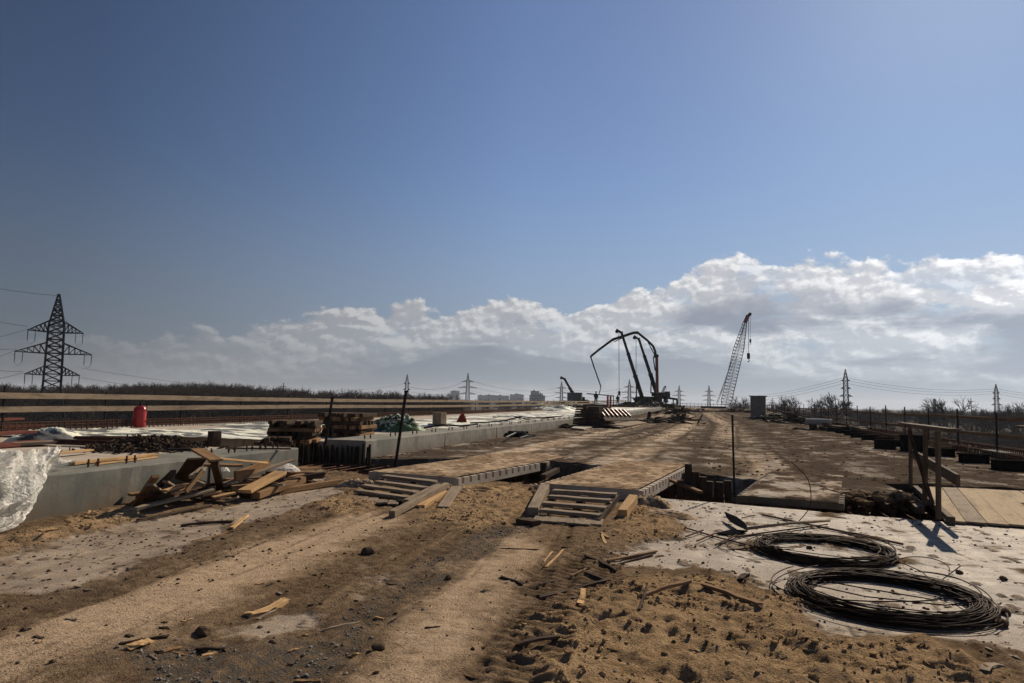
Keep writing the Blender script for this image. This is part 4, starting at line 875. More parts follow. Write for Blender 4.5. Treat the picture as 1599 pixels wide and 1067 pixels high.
coil('front coil of dark reinforcing wire, nearest the viewer',(1.43,6.50,.0),.60,.77,.07,60,[(.25,.05,.5,.10,-1.6,1.3,.05),(.3,.1,.4,.12,-1.4,1.5,.04),(-.2,.1,.7,.1,2.3,5.4,.05),(-.1,0,.8,.08,2.,4.6,.06)])
mb=MB(); mb.tube([(.8,6.75,.08),(1.2,6.45,.10),(1.7,6.30,.09),(2.0,6.45,.1),(2.1,6.6,.06)],.0055,5); mb.tube([(.75,6.55,.08),(1.2,6.2,.09),(1.75,6.15,.09),(2.05,6.35,.1)],.0055,5); tag(mb.build('loose_wire',WIRE),'two loose wire strands stretched across the front coil','wire')
def spl(P,n=8):
    out=[]; P=[np.array(p) for p in P]; P=[2*P[0]-P[1]]+P+[2*P[-1]-P[-2]]
    for i in range(1,len(P)-2):
        for k in range(n):
            t=k/n; a,b_,c,d=P[i-1:i+3]; out.append(tuple(.5*((2*b_)+(-a+c)*t+(2*a-5*b_+4*c-d)*t*t+(-a+3*b_-3*c+d)*t**3)))
    out.append(tuple(P[-2])); return out
mb=MB(); mb.tube(spl([A(1178,826,9.3),A(1236,819,9.3),A(1250,811,9.3),A(1264,792,9.3),A(1266,768,9.3),A(1261,748,9.3),A(1248,733,9.3),A(1236,722,9.3)]),.006,6); tag(mb.build('bent_wire',WIRE,smooth=True),'single thin wire arching upright out of the rear coil','wire')
mb=MB(); mb.tube([G(1472,905,.03),G(1500,884,.12)],.005,5); mb.tube([G(1410,880,.03),G(1440,893,.05),G(1452,905,.03),G(1440,911,.02)],.005,5); tag(mb.build('loose_wire',WIRE),'short wire ends sticking up behind the front coil','wire')
# shovel
a=Vector(G(1165,826,.08)); c=Vector(G(1295,813,.07)); t=thing('shovel','old shovel with its dark blade turned up and a wooden handle behind the rear coil','shovel',tuple(a))
q=MB(); q.tube([a,a.lerp(c,.5)+Vector((0,0,.015)),c],.019,8); q.build('handle',W_GREY,t,smooth=True)
tip=Vector(A(1132,800,9.55)); d=(tip-a); s=Vector((.9,-.35,.25)).normalized(); vs=[];nn=9
for i in range(nn):
    u=i/(nn-1); wd=.075*(1-abs(2*u-.9)**2.2*.9) if u<.95 else .01
    for v in (-1,-.5,0,.5,1): vs.append(a+d*u+s*(v*max(wd,.012))+Vector((0,.02*(v*v),0)))
q=MB(); q.add(vs,[(i*5+j,i*5+j+1,i*5+j+6,i*5+j+5) for i in range(nn-1) for j in range(4)]); bl=q.build('blade',BLACKP,t); md=bl.modifiers.new('s','SOLIDIFY'); md.thickness=.004
mb=MB(); v=[G(1117,834,.01),G(1143,828,.02),G(1168,830,.02),G(1150,838,.01)]; mb.add(v+[(p[0],p[1],p[2]+.012) for p in v],[(0,3,2,1),(4,5,6,7),(0,1,5,4),(1,2,6,5),(2,3,7,6),(3,0,4,7)]); tag(mb.build('steel_offcut',BLACKP),'flat dark steel offcut lying under the shovel blade','steel offcut')
for a,c,r,lab in (((1190,804),(1410,850),.014,'long dark steel rod lying behind the rear coil'),((1150,838),(1292,819),.009,'thin rod lying alongside the shovel handle'),((1158,809),(1178,805),.008,'short thin rod behind the shovel blade')):
    mb=MB(); mb.tube([G(*a,.02),G(*c,.02)],r,7); tag(mb.build('steel_rod',RUST),lab,'rod')
t=thing('mesh_offcut','ladder-like offcut of rebar mesh lying left of the rear coil','rebar mesh',G(1110,840,.02))
q=MB(); q.tube([G(1069,824,.02),G(1116,838,.02),G(1163,850,.02)],.010,6); q.build('long_bar',RUST,t)
for a,c in (((1048,830),(1071,823)),((1071,838),(1098,828)),((1088,845),(1116,833)),((1117,851),(1150,836))): q=MB(); q.tube([G(*a,.035),G(*c,.035)],.010,6); q.build('cross_bar',RUST,t)
# ------------------------------------------------------------ splinters and sticks on the ground
def gz(x,y): return float(ground_z(np.array([x]),np.array([y]))[0])
def stick(a,c,w_,h,m,lab,grp=None,lift=.0):
    A_=G(*a,0);C_=G(*c,0); za,zc=gz(A_[0],A_[1])+h*.6+lift,gz(C_[0],C_[1])+h*.6+lift*.2
    mb=MB(); mb.bar((A_[0],A_[1],za),(C_[0],C_[1],zc),w_,h,seg=5,jit=w_*.12,bend=w_*.3,endj=.03,ch=.003); return tag(mb.build('wood_splinter',m),lab,'wood scrap',grp)
ST=[((386,961),(446,939),.075,.03,W_FRESH,'flat tan board offcut on bare concrete at lower left'),((402,966),(430,953),.02,.012,W_GREY,'thin sliver under the tan board offcut'),
((203,1019),(231,1009),.06,.012,W_FRESH,'small tan chip near the bottom left'),((246,1023),(278,1013),.04,.012,W_BROWN,'brown curved chip right of the small tan chip at bottom left'),((307,1015),(348,1018),.03,.015,W_DARK,'dark stick at the bottom left before the pale chip'),((318,1024),(350,1017),.03,.012,W_FRESH,'pale chip right below the dark stick'),
((190,1012),(258,1000),.02,.015,W_DARK,'long dark twig behind the small tan chip'),((283,823),(362,817),.035,.03,W_DARK,'dark stick on bare concrete below the plank pile'),((362,826),(386,806),.05,.02,W_FRESH,'orange splintered offcut below the plank pile'),((300,846),(355,833),.03,.012,W_BROWN,'brown bark strip below the orange splintered offcut'),
((178,811),(212,804),.08,.04,W_GREY,'small grey block near the foot of the beam'),((127,810),(166,828),.02,.01,W_DARK,'thin dark lath shadowed on bare concrete'),
((853,888),(879,862),.025,.012,W_FRESH,'pale long sliver right of the gravel strip'),((850,878),(862,864),.018,.01,W_FRESH,'pale short sliver beside the long one'),
((842,936),(950,908),.045,.03,W_DARK,'long dark pointed splinter on the tread marks'),((905,952),(911,930),.045,.015,W_FRESH,'upright pale chip right of the long dark splinter'),
((950,880),(1024,864),.035,.025,W_BROWN,'dark slat upper of two right of the step ramp'),((958,883),(1018,869),.03,.02,W_DARK,'dark slat lower of two right of the step ramp'),((915,874),(962,892),.04,.02,W_DARK,'dark splinter crossing left of the two slats'),((912,900),(952,908),.03,.015,W_DARK,'dark sliver touching the long dark splinter'),
((1000,945),(1078,927),.035,.025,W_BROWN,'brown stick in the sand, bent at its left end'),((998,962),(1010,935),.02,.02,W_DARK,'short dark stick crossing the brown stick'),
((1100,932),(1190,963),.05,.02,W_BROWN,'flat tapering brown bark piece in the sand before the front coil'),((808,1017),(868,1007),.035,.02,W_DARK,'dark stick near the bottom middle'),((783,905),(815,914),.03,.02,W_DARK,'grey branch piece on the middle track'),((843,916),(872,907),.02,.02,W_DARK,'short stick left of the long dark splinter'),
((893,902),(922,888),.02,.014,W_BROWN,'thin brown sliver left of the crossing splinter'),((790,913),(806,905),.02,.012,W_GREY,'grey sliver beside the branch piece'),((940,838),(946,852),.03,.012,W_FRESH,'pale sliver just below the right step ramp'),((938,834),(950,843),.025,.012,W_FRESH,'second pale sliver just below the right step ramp'),
((768,858),(840,861),.015,.01,W_DARK,'thin dark twig on the middle track'),((1540,1013),(1590,1030),.04,.02,W_GREY,'small grey sliver at the lower right'),((1536,1060),(1560,1043),.05,.012,W_GREY,'pale chip at the bottom right'),((465,1064),(495,1065),.03,.012,W_BROWN,'brown chip cut by the bottom edge'),
((60,838),(105,832),.03,.015,W_FRESH,'orange lath at the foot of the near beam'),((133,812),(140,800),.03,.012,W_FRESH,'white wood chip at the foot of the near beam'),((505,985),(560,972),.02,.012,W_GREY,'grey sliver beside the bare concrete patch'),((1155,910),(1166,905),.05,.03,W_DARK,'small dark lump of wood left of the front coil')]
for s_ in ST: stick(*s_)
for k in range(70):
    x=random.uniform(0,1500); y=random.uniform(800,1060); l=random.uniform(4,14)*(y-600)/350; an=random.uniform(-.5,.5); stick((x,y),(x+l*math.cos(an),y+l*math.sin(an)*.5),random.uniform(.012,.03),.01,random.choice([W_FRESH,W_BROWN,W_DARK,W_GREY]),'one of many small wood slivers scattered over the dirt','small wood slivers strewn on the ground')
# ------------------------------------------------------------ stones
def stones(name,label,n,region,rmin,rmax,m,dens,sub=0,pw=3.):
    mb=MB(); X=rng.uniform(region[0],region[1],n*6); Y=rng.uniform(region[2],region[3],n*6); f=ground_fields(X,Y); p=dens(X,Y,f); keep=(rng.rand(n*6)<p)&(Y<np.interp(X,ex,ey)-.03); X,Y=X[keep][:n],Y[keep][:n]; f=[a[keep][:n] for a in f]; Zs=ground_z(X,Y,f)
    for x,y,z in zip(X,Y,Zs): r=rmin+(rmax-rmin)*random.random()**pw; mb.blob((x,y,z+r*.25),r,sub,(1.25,1,.75),.28)
    return tag(mb.build(name,m,loc=(0,0,0)),label,name.replace('_',' '),None,'stuff')
STONE=mat('stone',simple((.13,.12,.105),.9,0.,.5,30,c2=(.22,.20,.17)))
CLOD=mat('clod',simple((.11,.075,.047),.95,0.,.5,30,c2=(.05,.036,.026)))
stones('gravel','grey crushed gravel strewn in the middle tracks',7500,(-7,3,2.5,11),.004,.014,STONE,lambda x,y,f:f[3]*.9*np.clip((fbm(x*3,y*3,3,66)-.42)*6,0,1)+.012)
stones('dirt_clods','dark soil clods scattered over dirt and concrete',8000,(-8,8,2.5,13),.003,.018,CLOD,lambda x,y,f:.12+.6*np.clip((fbm(x*2.5,y*2.5,3,68)-.5)*6,0,1)*(1-.5*f[2])+.3*f[5]+.35*f[1]*(x<0),0,5.)
stones('sand_crumbs','crumbled lumps of damp sand on the yellow sand',7000,(-8,5,2.5,12.5),.004,.022,SANDM,lambda x,y,f:f[0]*np.clip((fbm(x*3.,y*3.,3,95)-.44)*6,.05,1),0,2.5)
def clodroad(n):
    mb=MB()
    for k in range(n):
        y=15.5+random.random()**2.2*60; x=random.uniform(-7.9,8.3); r=(.006+.028*random.random()**4)*(1+.01*y); mb.blob((x,y,.135+RZ(y)),r,0,(1.3,1,.5),.3)
    return tag(mb.build('dirt_clods',CLOD,loc=(0,0,0)),'soil clods strewn over the far road','dirt clods',None,'stuff')
clodroad(4200)
for k,(px,py,r,lab) in enumerate([(575,865,.06,'largest pointed stone on the left dirt track'),(318,990,.045,'dark stone left of the tan board offcut'),(1498,896,.03,'dark stone on the concrete beyond the front coil, left of three'),(1567,906,.03,'dark stone at the right edge level with the front coil'),(1570,960,.04,'dark stone right of the front coil'),(1562,978,.05,'broad dark stone at the lower right'),(1264,857,.03,'dark stone inside the rear coil'),(590,1018,.035,'dark stone at the bottom of the gravel strip'),(700,905,.03,'dark stone on the middle track')]):
    p=G(px,py,0); mb=MB(); mb.blob((p[0],p[1],gz(p[0],p[1])+r*.4),r,1,(1.2,1,.8),.18); tag(mb.build('stone',CLOD),lab,'stone')
#@@PART4
# ------------------------------------------------------------ power pylons
def lattice(mb,levels,r,brace=True,X=True):
    """levels: list of (z, half width x, half width y, cx) -> legs and bracing"""
    cs=lambda L:[Vector((L[3]+sx*L[1],sy*L[2],L[0])) for sx,sy in ((-1,-1),(1,-1),(1,1),(-1,1))]
    for a,b_ in zip(levels[:-1],levels[1:]):
        A_,B_=cs(a),cs(b_)
        for i in range(4):
            j=(i+1)%4; mb.bar(A_[i],B_[i],r*1.6,r*1.6,ch=r*.1)
            mb.bar(A_[i],B_[j],r,r,ch=r*.1); 
            if X: mb.bar(A_[j],B_[i],r,r,ch=r*.1)
            mb.bar(B_[i],B_[j],r,r,ch=r*.1)
def steps(prof,nper):
    out=[]
    for (a,b_),n in zip(zip(prof[:-1],prof[1:]),nper):
        for k in range(n): t=k/n; out.append(tuple(a[i]*(1-t)+b_[i]*t for i in range(4)))
    out.append(prof[-1]); return out
def pylon(label,loc,rz,sc_,arms,prof,nper,r,insul=True,group=None,tilt=0.):
    t=thing('power_pylon',label,'pylon',(0,0,0),group); q=MB(); lattice(q,steps(prof,nper),r); q.build('tower',PYL,t)
    wz=lambda z:np.interp(z,[p[0] for p in prof],[p[1] for p in prof])
    for (z,L,up_) in arms:
        for s in (-1,1):
            hw=float(wz(z)); q=MB(); tip=Vector((s*L,0,z+.1)); 
            for sy in (-1,1):
                q.bar((s*hw,sy*hw,z),tip,r,r,ch=r*.1); q.bar((s*hw,sy*hw,z+up_),tip,r,r,ch=r*.1)
                n=5
                for k in range(1,n):
                    u=k/n; lo=Vector((s*hw,sy*hw,z)).lerp(tip,u); hi=Vector((s*hw,sy*hw,z+up_)).lerp(tip,u); lo2=Vector((s*hw,sy*hw,z)).lerp(tip,max(0,u-1/n)); q.bar(lo,hi,r*.7,r*.7,ch=r*.1); q.bar(hi,lo2,r*.7,r*.7,ch=r*.1)
            for k in range(1,5):
                u=k/5; q.bar(Vector((s*hw,-hw,z)).lerp(tip,u),Vector((s*hw,hw,z)).lerp(tip,u),r*.7,r*.7,ch=r*.1)
            a=q.build('cross_arm',PYL,t)
            if insul:
                for d in (0,1.0):
                    q=MB(); x=s*(L-.1-d*1.3); pf=[]
                    for i in range(12): pf+=[(.04,-i*.17),(.13,-i*.17-.06),(.04,-i*.17-.09)]
                    q.lathe((x,0,z),pf[::-1],8); q.build('insulator',GLASS,a)
                q=MB(); q.tube([(s*L,0,z-.2),(s*(L-.1),.8,z-2.2),(s*(L-.7),1.4,z-2.8),(s*(L-1.4),.8,z-2.1),(s*(L-1.4),0,z-.2)],.03,4); q.build('jumper',PYL,a)
    t.location=loc; t.rotation_euler=(0,0,rz); t.scale=(sc_,)*3; return t
# big pylon left
D=145.; gp=A(80,615,D); gx,gy=gp[0],gp[1]
prof=[(0,3.4,3.4,0),(11.5,1.6,1.6,0),(24.8,1.4,1.4,0),(31.6,.12,.12,0)]
face=math.atan2(gx,gy)   # turned toward the road
pylon('largest dark lattice power pylon behind the left fence',(gx,gy,-9.2),R(52),1.,[(14.2,4.9,1.9),(18.8,6.9,2.3),(23.4,5.0,2.3)],prof,[5,9,6],.165)
pp=[(0,2.6,2.6,0),(10,1.5,1.5,0),(22,.8,.8,0),(31,.1,.1,0)]
small=pylon('slim dark pylon just behind the leaning thick pole',(0,0,0),0,1.,[(18,3.2,1.2),(22,2.4,1.0),(26,2.2,.8)],[(0,1.6,1.6,0),(20,1.0,1.0,0),(27,.9,.9,0),(32,.1,.1,0)],[8,3,3],.14,False)
def put(o,px,ptop,D,rz=0.,H=32.,zb=-9.2):
    tp=A(px,ptop,D); s=(tp[2]-zb)/H; o.location=(tp[0],tp[1],zb); o.scale=(s,s,s); o.rotation_euler=(0,0,rz); return o
put(small,636,585,290,R(20))
wide=pylon('hazy wide pylon above the distant flats',(0,0,0),0,1.,[(17,7.,1.5),(22,8.,1.5),(27,5.,1.2)],[(0,3,3,0),(14,1.4,1.4,0),(27,1.1,1.1,0),(34,.1,.1,0)],[5,6,3],.2,False)
put(wide,731,583,470,R(15),34)
for (px,pt_,D,src,lab,rz) in ((877,596,560,wide,'far pylon left of the small telescopic crane',20),(983,593,520,wide,'far pylon between the two telescopic booms',15),(1060.5,602,640,wide,'far pylon right of the concrete pump',10),(1107,602,650,wide,'far pylon left of the lattice crane',8),(1206,621,1100,wide,'tiny far pylon just right of the grey cabin',0),(1320,577,300,small,'tall slim pylon above the trees right of the crane',0),(1555,600,330,small,'slim pylon at the right edge of the photo',0),(195,598,900,small,'tiny faint pylon above the left trees',0)):
    H=34 if src is wide else 32; o=dup(src,(0,0,0),label=lab); put(o,px,pt_,D,R(rz),H)
def wire(a,b_,sag,r,lab,grp,n=14):
    a=Vector(a);b_=Vector(b_); mb=MB(); mb.tube([a.lerp(b_,k/n)-Vector((0,0,sag*4*(k/n)*(1-k/n))) for k in range(n+1)],r,4); return tag(mb.build('power_line',PYL),lab,'power line',grp)
for k,(x1,y1,x2,y2) in enumerate([(44,514,-60,537),(26,546,-60,575),(37,582,-60,600),(44,510,-60,488),(26,545,-60,540),(36,580,-60,572),(90,462,-60,440)]):
    wire(A(x1,y1,D if False else 145),A(x2,y2,120+10*(k%2)),.3,.035,'thin power line leaving the big left pylon to the left','lines on the left side of the big pylon')
for k,(dy,dy2) in enumerate(((15,14),(22,23),(30,33),(30,30))):
    wire(A(640,585+dy+5,290),A(727,583+dy2-3,470),3,.06,'faint power line between the slim pylon and the hazy wide pylon','lines strung over the distant flats')
    wire(A(735,583+dy2-3,470),A(877,596+dy*.6,560),5,.06,'faint power line right of the hazy wide pylon','lines strung over the distant flats')
    if k in (0,2): wire(A(127,560+dy,145),A(630,585+dy,290),4,.025,'faint power line from the big left pylon to the slim pylon','lines over the left trees')
    wire(A(881,596+dy*.6,560),A(983,593+dy*.7,520),4,.06,'faint power line behind the concrete pump','lines strung behind the cranes')
    wire(A(987,593+dy*.7,520),A(1060,604+dy*.4,640),4,.06,'faint power line behind the concrete pump','lines strung behind the cranes')
    wire(A(1323,577+dy*.6+4,300),A(1553,600+dy*.5,330),2.5,.045,'thin power line between the two slim pylons on the right','lines on the right')
    wire(A(1558,600+dy*.5,330),A(1700,608+dy*.6,330),1.5,.045,'thin power line leaving the right slim pylon','lines on the far right')
    wire(A(1317,577+dy*.6+4,300),A(1110,606+dy*.4,650),6,.05,'thin power line from the tall slim pylon toward the lattice crane','lines on the right')
for px,pt_,D_,lab in ((443,598,190,'dark pole among the left trees'),(1516,622,210,'thin dark pole left of the right slim pylon'),(1459,623,900,'pale distant chimney right of the fence')):
    a=A(px,pt_,D_); ch_='chimney' in lab; mb=MB(); mb.tube([(a[0],a[1],-9.2),a],2.0 if ch_ else .18,8,r2=1.8 if ch_ else .1)
    if not ch_: mb.bar((a[0]-.9,a[1],a[2]-1.0),(a[0]+.9,a[1],a[2]-1.0),.1,.1)
    tag(mb.build('chimney' if ch_ else 'utility_pole',CABIN if ch_ else STEEL,loc=(a[0],a[1],-9.2)),lab,'chimney' if ch_ else 'pole')
# ------------------------------------------------------------ telescopic cranes, pump, lattice crane
def wheels(t,c,ax,xs_,w,r):
    ay=Vector((-ax.y,ax.x,0))
    for x in xs_:
        for s in (-1,1):
            p=Vector(c)+ax*x+ay*(s*w)+Vector((0,0,r)); q=MB(); q.tube([p-ay*.15,p+ay*.15],r,14); wv=q.build('wheel',RUB,t); q=MB(); q.tube([p+ay*(s*.13),p+ay*(s*.17)],r*.5,10); q.build('rim',STEEL,wv)
def truck(t,c,ang,L,cabm,bodym):
    ax=Vector((math.cos(ang),math.sin(ang),0)); ay=Vector((-ax.y,ax.x,0)); C=Vector(c); up_=Vector((0,0,1))
    q=MB(); q.bar(C+ax*(-L/2)+up_*1.05,C+ax*(L/2)+up_*1.05,2.3,.45); q.build('chassis',BLACKP,t)
    q=MB(); q.bar(C+ax*(L/2-2.1)+up_*1.55,C+ax*(L/2)+up_*1.55,2.2,1.4,ch=.2); cb_=q.build('cab',cabm,t); q=MB(); q.bar(C+ax*(L/2-.02)+up_*2.1,C+ax*(L/2+.03)+up_*2.1,2.0,.8); q.build('windscreen',GLASS,cb_)
    wheels(t,C,ax,[L/2-1.2,L/2-2.7,-L/2+1.5,-L/2+2.9],1.1,.52)
def boomcrane(label,px0,py0,px1,py1,D,w0,w1,cable,hook,seg=3,ang=0.,zb=None):
    base=Vector(A(px0,py0,D)); tip=Vector(A(px1,py1,D)); zb=base.z-1.9 if zb is None else zb; t=thing('mobile_crane',label,'crane',(base.x,base.y,zb))
    truck(t,(base.x-.6,base.y+1,zb-.3),ang+.9,7.,BLACKP,BLACKP)
    q=MB(); q.box((base.x,base.y+.6,zb+1.5),(1.8,1.8,.9),rz=ang,ch=.1); q.build('turntable_cab',BLACKP,t)
    for k in range(seg):
        a=base.lerp(tip,k/seg); b_=base.lerp(tip,(k+1.02)/seg if k<seg-1 else 1); ww=w0+(w1-w0)*k/max(1,seg-1); q=MB(); q.bar(a,b_,ww,ww,upv=(0,1,0),ch=ww*.2); q.bar(b_-(b_-a).normalized()*.15,b_,ww*1.2,ww*1.2,upv=(0,1,0)); bm_=q.build('boom_section',BLACKP,t)
    q=MB(); d=(tip-base).normalized(); q.bar(tip-d*.3,tip+d*.35+Vector((-.9,0,.1)),w1*.9,w1*1.3,upv=(0,1,0)); q.tube([tip+Vector((-.9,-.25,0)),tip+Vector((-.9,.25,0))],.32,10); q.build('boom_head',BLACKP,t)
    q=MB(); a=base.lerp(tip,.28); q.tube([base+Vector((-1.2,0,-.2)),a],.13,8); q.build('lift_cylinder',STEEL,t)
    if cable:
        hp_=Vector(A(*cable,D)); q=MB()
        for dx in (-.08,.08): q.tube([tip+Vector((-.5+dx,0,0)),hp_+Vector((dx,0,0))],.025,4)
        q.build('hoist_cable',STEEL,t); q=MB(); q.box(hp_-Vector((0,0,.4)),(.45,.3,.8),ch=.1); q.tube([hp_-Vector((0,0,.8)),hp_-Vector((-.15,0,1.05)),hp_-Vector((-.1,0,1.3)),hp_-Vector((.15,0,1.25))],.06,6); q.build('hook_block',BLACKP,t)
    return t
ZD=RZ(150)
boomcrane('dark telescopic crane, the left and taller of two beside the concrete pump',1003,622,970,518,140,.8,.5,(967,611),1,ang=.3)
boomcrane('dark telescopic crane leaning left right beside the red pump mast',1025,613,997,528,148,.85,.5,(993.5,619),1,ang=-.2)
boomcrane('small far telescopic crane at the left above the white sheeting',898,621,881,591,200,.8,.6,None,0,2,ang=.2)
# concrete pump
D=145; bz=ZD; pb=A(1027,622,D); t=thing('concrete_pump','red concrete pump truck with a high folded boom arching to the left','concrete pump',(pb[0],pb[1],bz))
truck(t,(pb[0]-1.2,pb[1],bz-.3),PI+.7,6.5,BLACKP,BLACKP)
q=MB(); q.box((pb[0],pb[1],bz+1.9),(1.5,1.5,1.1),rz=.25,ch=.2); q.tube([(pb[0],pb[1],bz+1.2),(pb[0],pb[1],bz+3.)],.7,12); q.build('pedestal',BLACKP,t)
q=MB(); q.lathe((pb[0]-4.2,pb[1],bz+1.0),[(.5,0),(1.1,.9),(1.15,1.)],8); q.build('hopper',BLACKP,t)
for (x1,y1,x2,y2) in ((1036,621,1057,623.5),(1018,624,994,622)):
    a=Vector(A(x1,y1,D-2)); c=Vector(A(x2,y2,D-2)); q=MB(); q.bar(a,c,.35,.4); q.bar(c,(c.x,c.y,bz-.1),.3,.3,upv=(0,1,0)); q.box((c.x,c.y,bz+.02),(.8,.8,.1)); q.build('outrigger',BLACKP,t)
pts=[(1027,614),(1025.7,556)]
def arm(P,w0,w1,m,nm='boom_arm'):
    q=MB(); P=[Vector(A(x,y,D)) for x,y in P]; n=len(P)
    for k in range(n-1): ww=w0+(w1-w0)*k/max(1,n-1); q.bar(P[k],P[k+1]+(P[k+1]-P[k])*.03,ww,ww,upv=(0,1,0),ch=.05)
    o=q.build(nm,m,t); 
    q=MB(); q.tube([P[-1]+Vector((0,-w1*.8,0)),P[-1]+Vector((0,w1*.8,0))],w1*.75,10); q.build('joint_pin',BLACKP,o)
    q=MB(); q.tube([p+Vector((.0,-w0*.8,.25)) for p in P],.09,6); q.build('delivery_pipe',STEEL,o); return o
arm([(1026.5,616),(1025.5,556)],.62,.55,REDB)
arm([(1022,559),(1023.5,550),(1020,541),(1012,533),(996,520)],.5,.42,BLACKP)
arm([(996,520),(989,520.5),(974,525.5),(957,531)],.42,.34,BLACKP)
arm([(957,531),(934,548),(922.5,557.5)],.3,.26,BLACKP)
arm([(922.5,557.5),(928,575),(938,603.5)],.26,.16,BLACKP)
q=MB(); q.tube([A(938,603.5,D),A(937.5,608,D),A(935.5,615.5,D)],.09,8); q.build('end_hose',RUB,t)
q=MB(); q.tube([A(1020,558,D-.4),A(1023,579,D-.4)],.12,6); q.tube([A(1011,533,D-.4),A(1021,552,D-.4)],.1,6); q.tube([A(959,534,D-.4),A(972,528,D-.4)],.1,6); q.build('hydraulic_cylinder',STEEL,t)
# small lattice jib
q=MB(); P=[Vector(A(x,y,150)) for x,y in ((1031,617),(1037,604),(1040,603),(1034,617))]
for a,c in ((0,1),(1,2),(2,3),(0,3)): q.bar(P[a],P[c],.14,.14,upv=(0,1,0))
for k in range(5): q.bar(P[0].lerp(P[1],k/5),P[3].lerp(P[2],(k+1)/5),.08,.08,upv=(0,1,0)); q.bar(P[3].lerp(P[2],k/5),P[0].lerp(P[1],(k+.5)/5),.08,.08,upv=(0,1,0))
q.bar((P[0].x,P[0].y,ZD),P[0],.5,.5,upv=(0,1,0)); q.bar(P[2],P[2]-Vector((0,0,2)),.04,.04,upv=(0,1,0)); tag(q.build('lattice_jib',BLACKP),'short dark lattice jib just right of the red pump mast','jib')
# crawler crane
D=182; B0=Vector(A(1132.5,634,D)); T0=Vector(A(1163.5,503,D)); H0=Vector(A(1168,493,D)); t=thing('crawler_crane','tall pale lattice boom crane leaning right beyond the crest','crane',(B0.x,B0.y,B0.z-3.5))
ax=(T0-B0); L=ax.length; axn=ax.normalized(); sx=axn.cross(Vector((0,1,0))).normalized(); sy=Vector((0,1,0))
W0=2.6; q=MB(); N=26; pr=[]
for k in range(N+1):
    u=k/N; wd=W0 if u<.68 else W0+(0.9-W0)*(u-.68)/.32
    if u<.05: wd=W0*(.75+.25*u/.05)
    c=B0+ax*u; pr.append([c+sx*(s1*wd/2)+sy*(s2*wd*.42) for s1,s2 in ((-1,-1),(1,-1),(1,1),(-1,1))])
for k in range(N):
    for i in range(4):
        j=(i+1)%4; q.bar(pr[k][i],pr[k+1][i],.13,.13,ch=.01); q.bar(pr[k][i],pr[k+1][j],.07,.07,ch=.01); q.bar(pr[k+1][i],pr[k+1][j],.07,.07,ch=.01)
    m1=(pr[k][0]+pr[k][1])/2; m2=(pr[k+1][0]+pr[k+1][1])/2; q.bar(m1,m2,.09,.09,ch=.01); q.bar(m1,pr[k+1][1],.06,.06,ch=.01)
q.build('lattice_boom',BOOMT,t)
q=MB(); q.bar(T0-axn*.2,H0,1.0,1.0,upv=(0,1,0),ch=.2); q.build('boom_head',REDB,t); q=MB(); q.bar(H0,A(1171,491.3,D),.6,.6,upv=(0,1,0)); q.tube([Vector(A(1171,491,D))-Vector((0,.3,0)),Vector(A(1171,491,D))+Vector((0,.3,0))],.45,10); q.build('jib_point',BLACKP,t)
q=MB(); q.tube([H0,A(1119,630,D)],.05,4); q.tube([T0,A(1121,630,D)],.05,4); q.tube([B0+ax*.6,A(1119,628,D)],.04,4); q.build('backstay',STEEL,t)
q=MB()
for a,c in (((1168.5,497),(1168.5,553)),((1169.3,497),(1169.3,553)),((1171.8,493),(1171.8,531))): q.tube([A(*a,D),A(*c,D)],.035,4)
q.build('hoist_cable',STEEL,t)
for (x,y,s) in ((1168.8,557,1.),(1171.8,533,.6)):
    p=Vector(A(x,y,D)); q=MB(); q.bar(p+Vector((0,0,.9*s)),p-Vector((0,0,.6*s)),.8*s,.5*s,upv=(0,1,0),ch=.15*s); q.tube([p-Vector((0,0,.6*s)),p-Vector((-.2*s,0,1.1*s)),p-Vector((0,0,1.5*s)),p-Vector((.3*s,0,1.2*s))],.12*s,6); q.build('hook_block',BLACKP,t)
bz=B0.z-3.5; q=MB(); q.box((B0.x-3,B0.y,bz+2.2),(6.5,3.2,2.2),ch=.1); q.build('machine_house',BLACKP,t); 
for s in (-1,1): q=MB(); q.box((B0.x-1.5,B0.y+s*2.2,bz+.6),(7.,.9,1.2),ch=.4); q.build('crawler_track',BLACKP,t)
# distant site container and dome of material, safety frame
x,y,z=A(898,621,150); q=MB(); t=thing('site_container','pale grey site container behind the small telescopic crane','container',(x,y,ZD+.5)); q.box((x,y,ZD+1.7),(3.0,2.4,2.3),rz=.1,ch=.03); q.build('container_body',CABIN,t); q=MB(); q.box((x,y,ZD+2.9),(3.1,2.5,.1),rz=.1); q.build('roof',CABIN,t)
t=thing('safety_frame','steel frame with red uprights and a long rail beside the standing worker','frame',A(952,634,92)); 
def fb_(a,c,w_,m,n): q=MB(); q.bar(A(*a,92),A(*c,92),w_,w_,upv=(0,1,0)); q.build(n,m,t)
fb_((916,614.8),(958,618.5),.13,STEEL,'top_rail'); fb_((935,627),(950,628),.06,STEEL,'lower_rail')
for x_ in (949,953.5,958): fb_((x_,617.5),(x_,634.5),.24 if x_<957 else .1,REDB if x_<957 else STEEL,'upright')
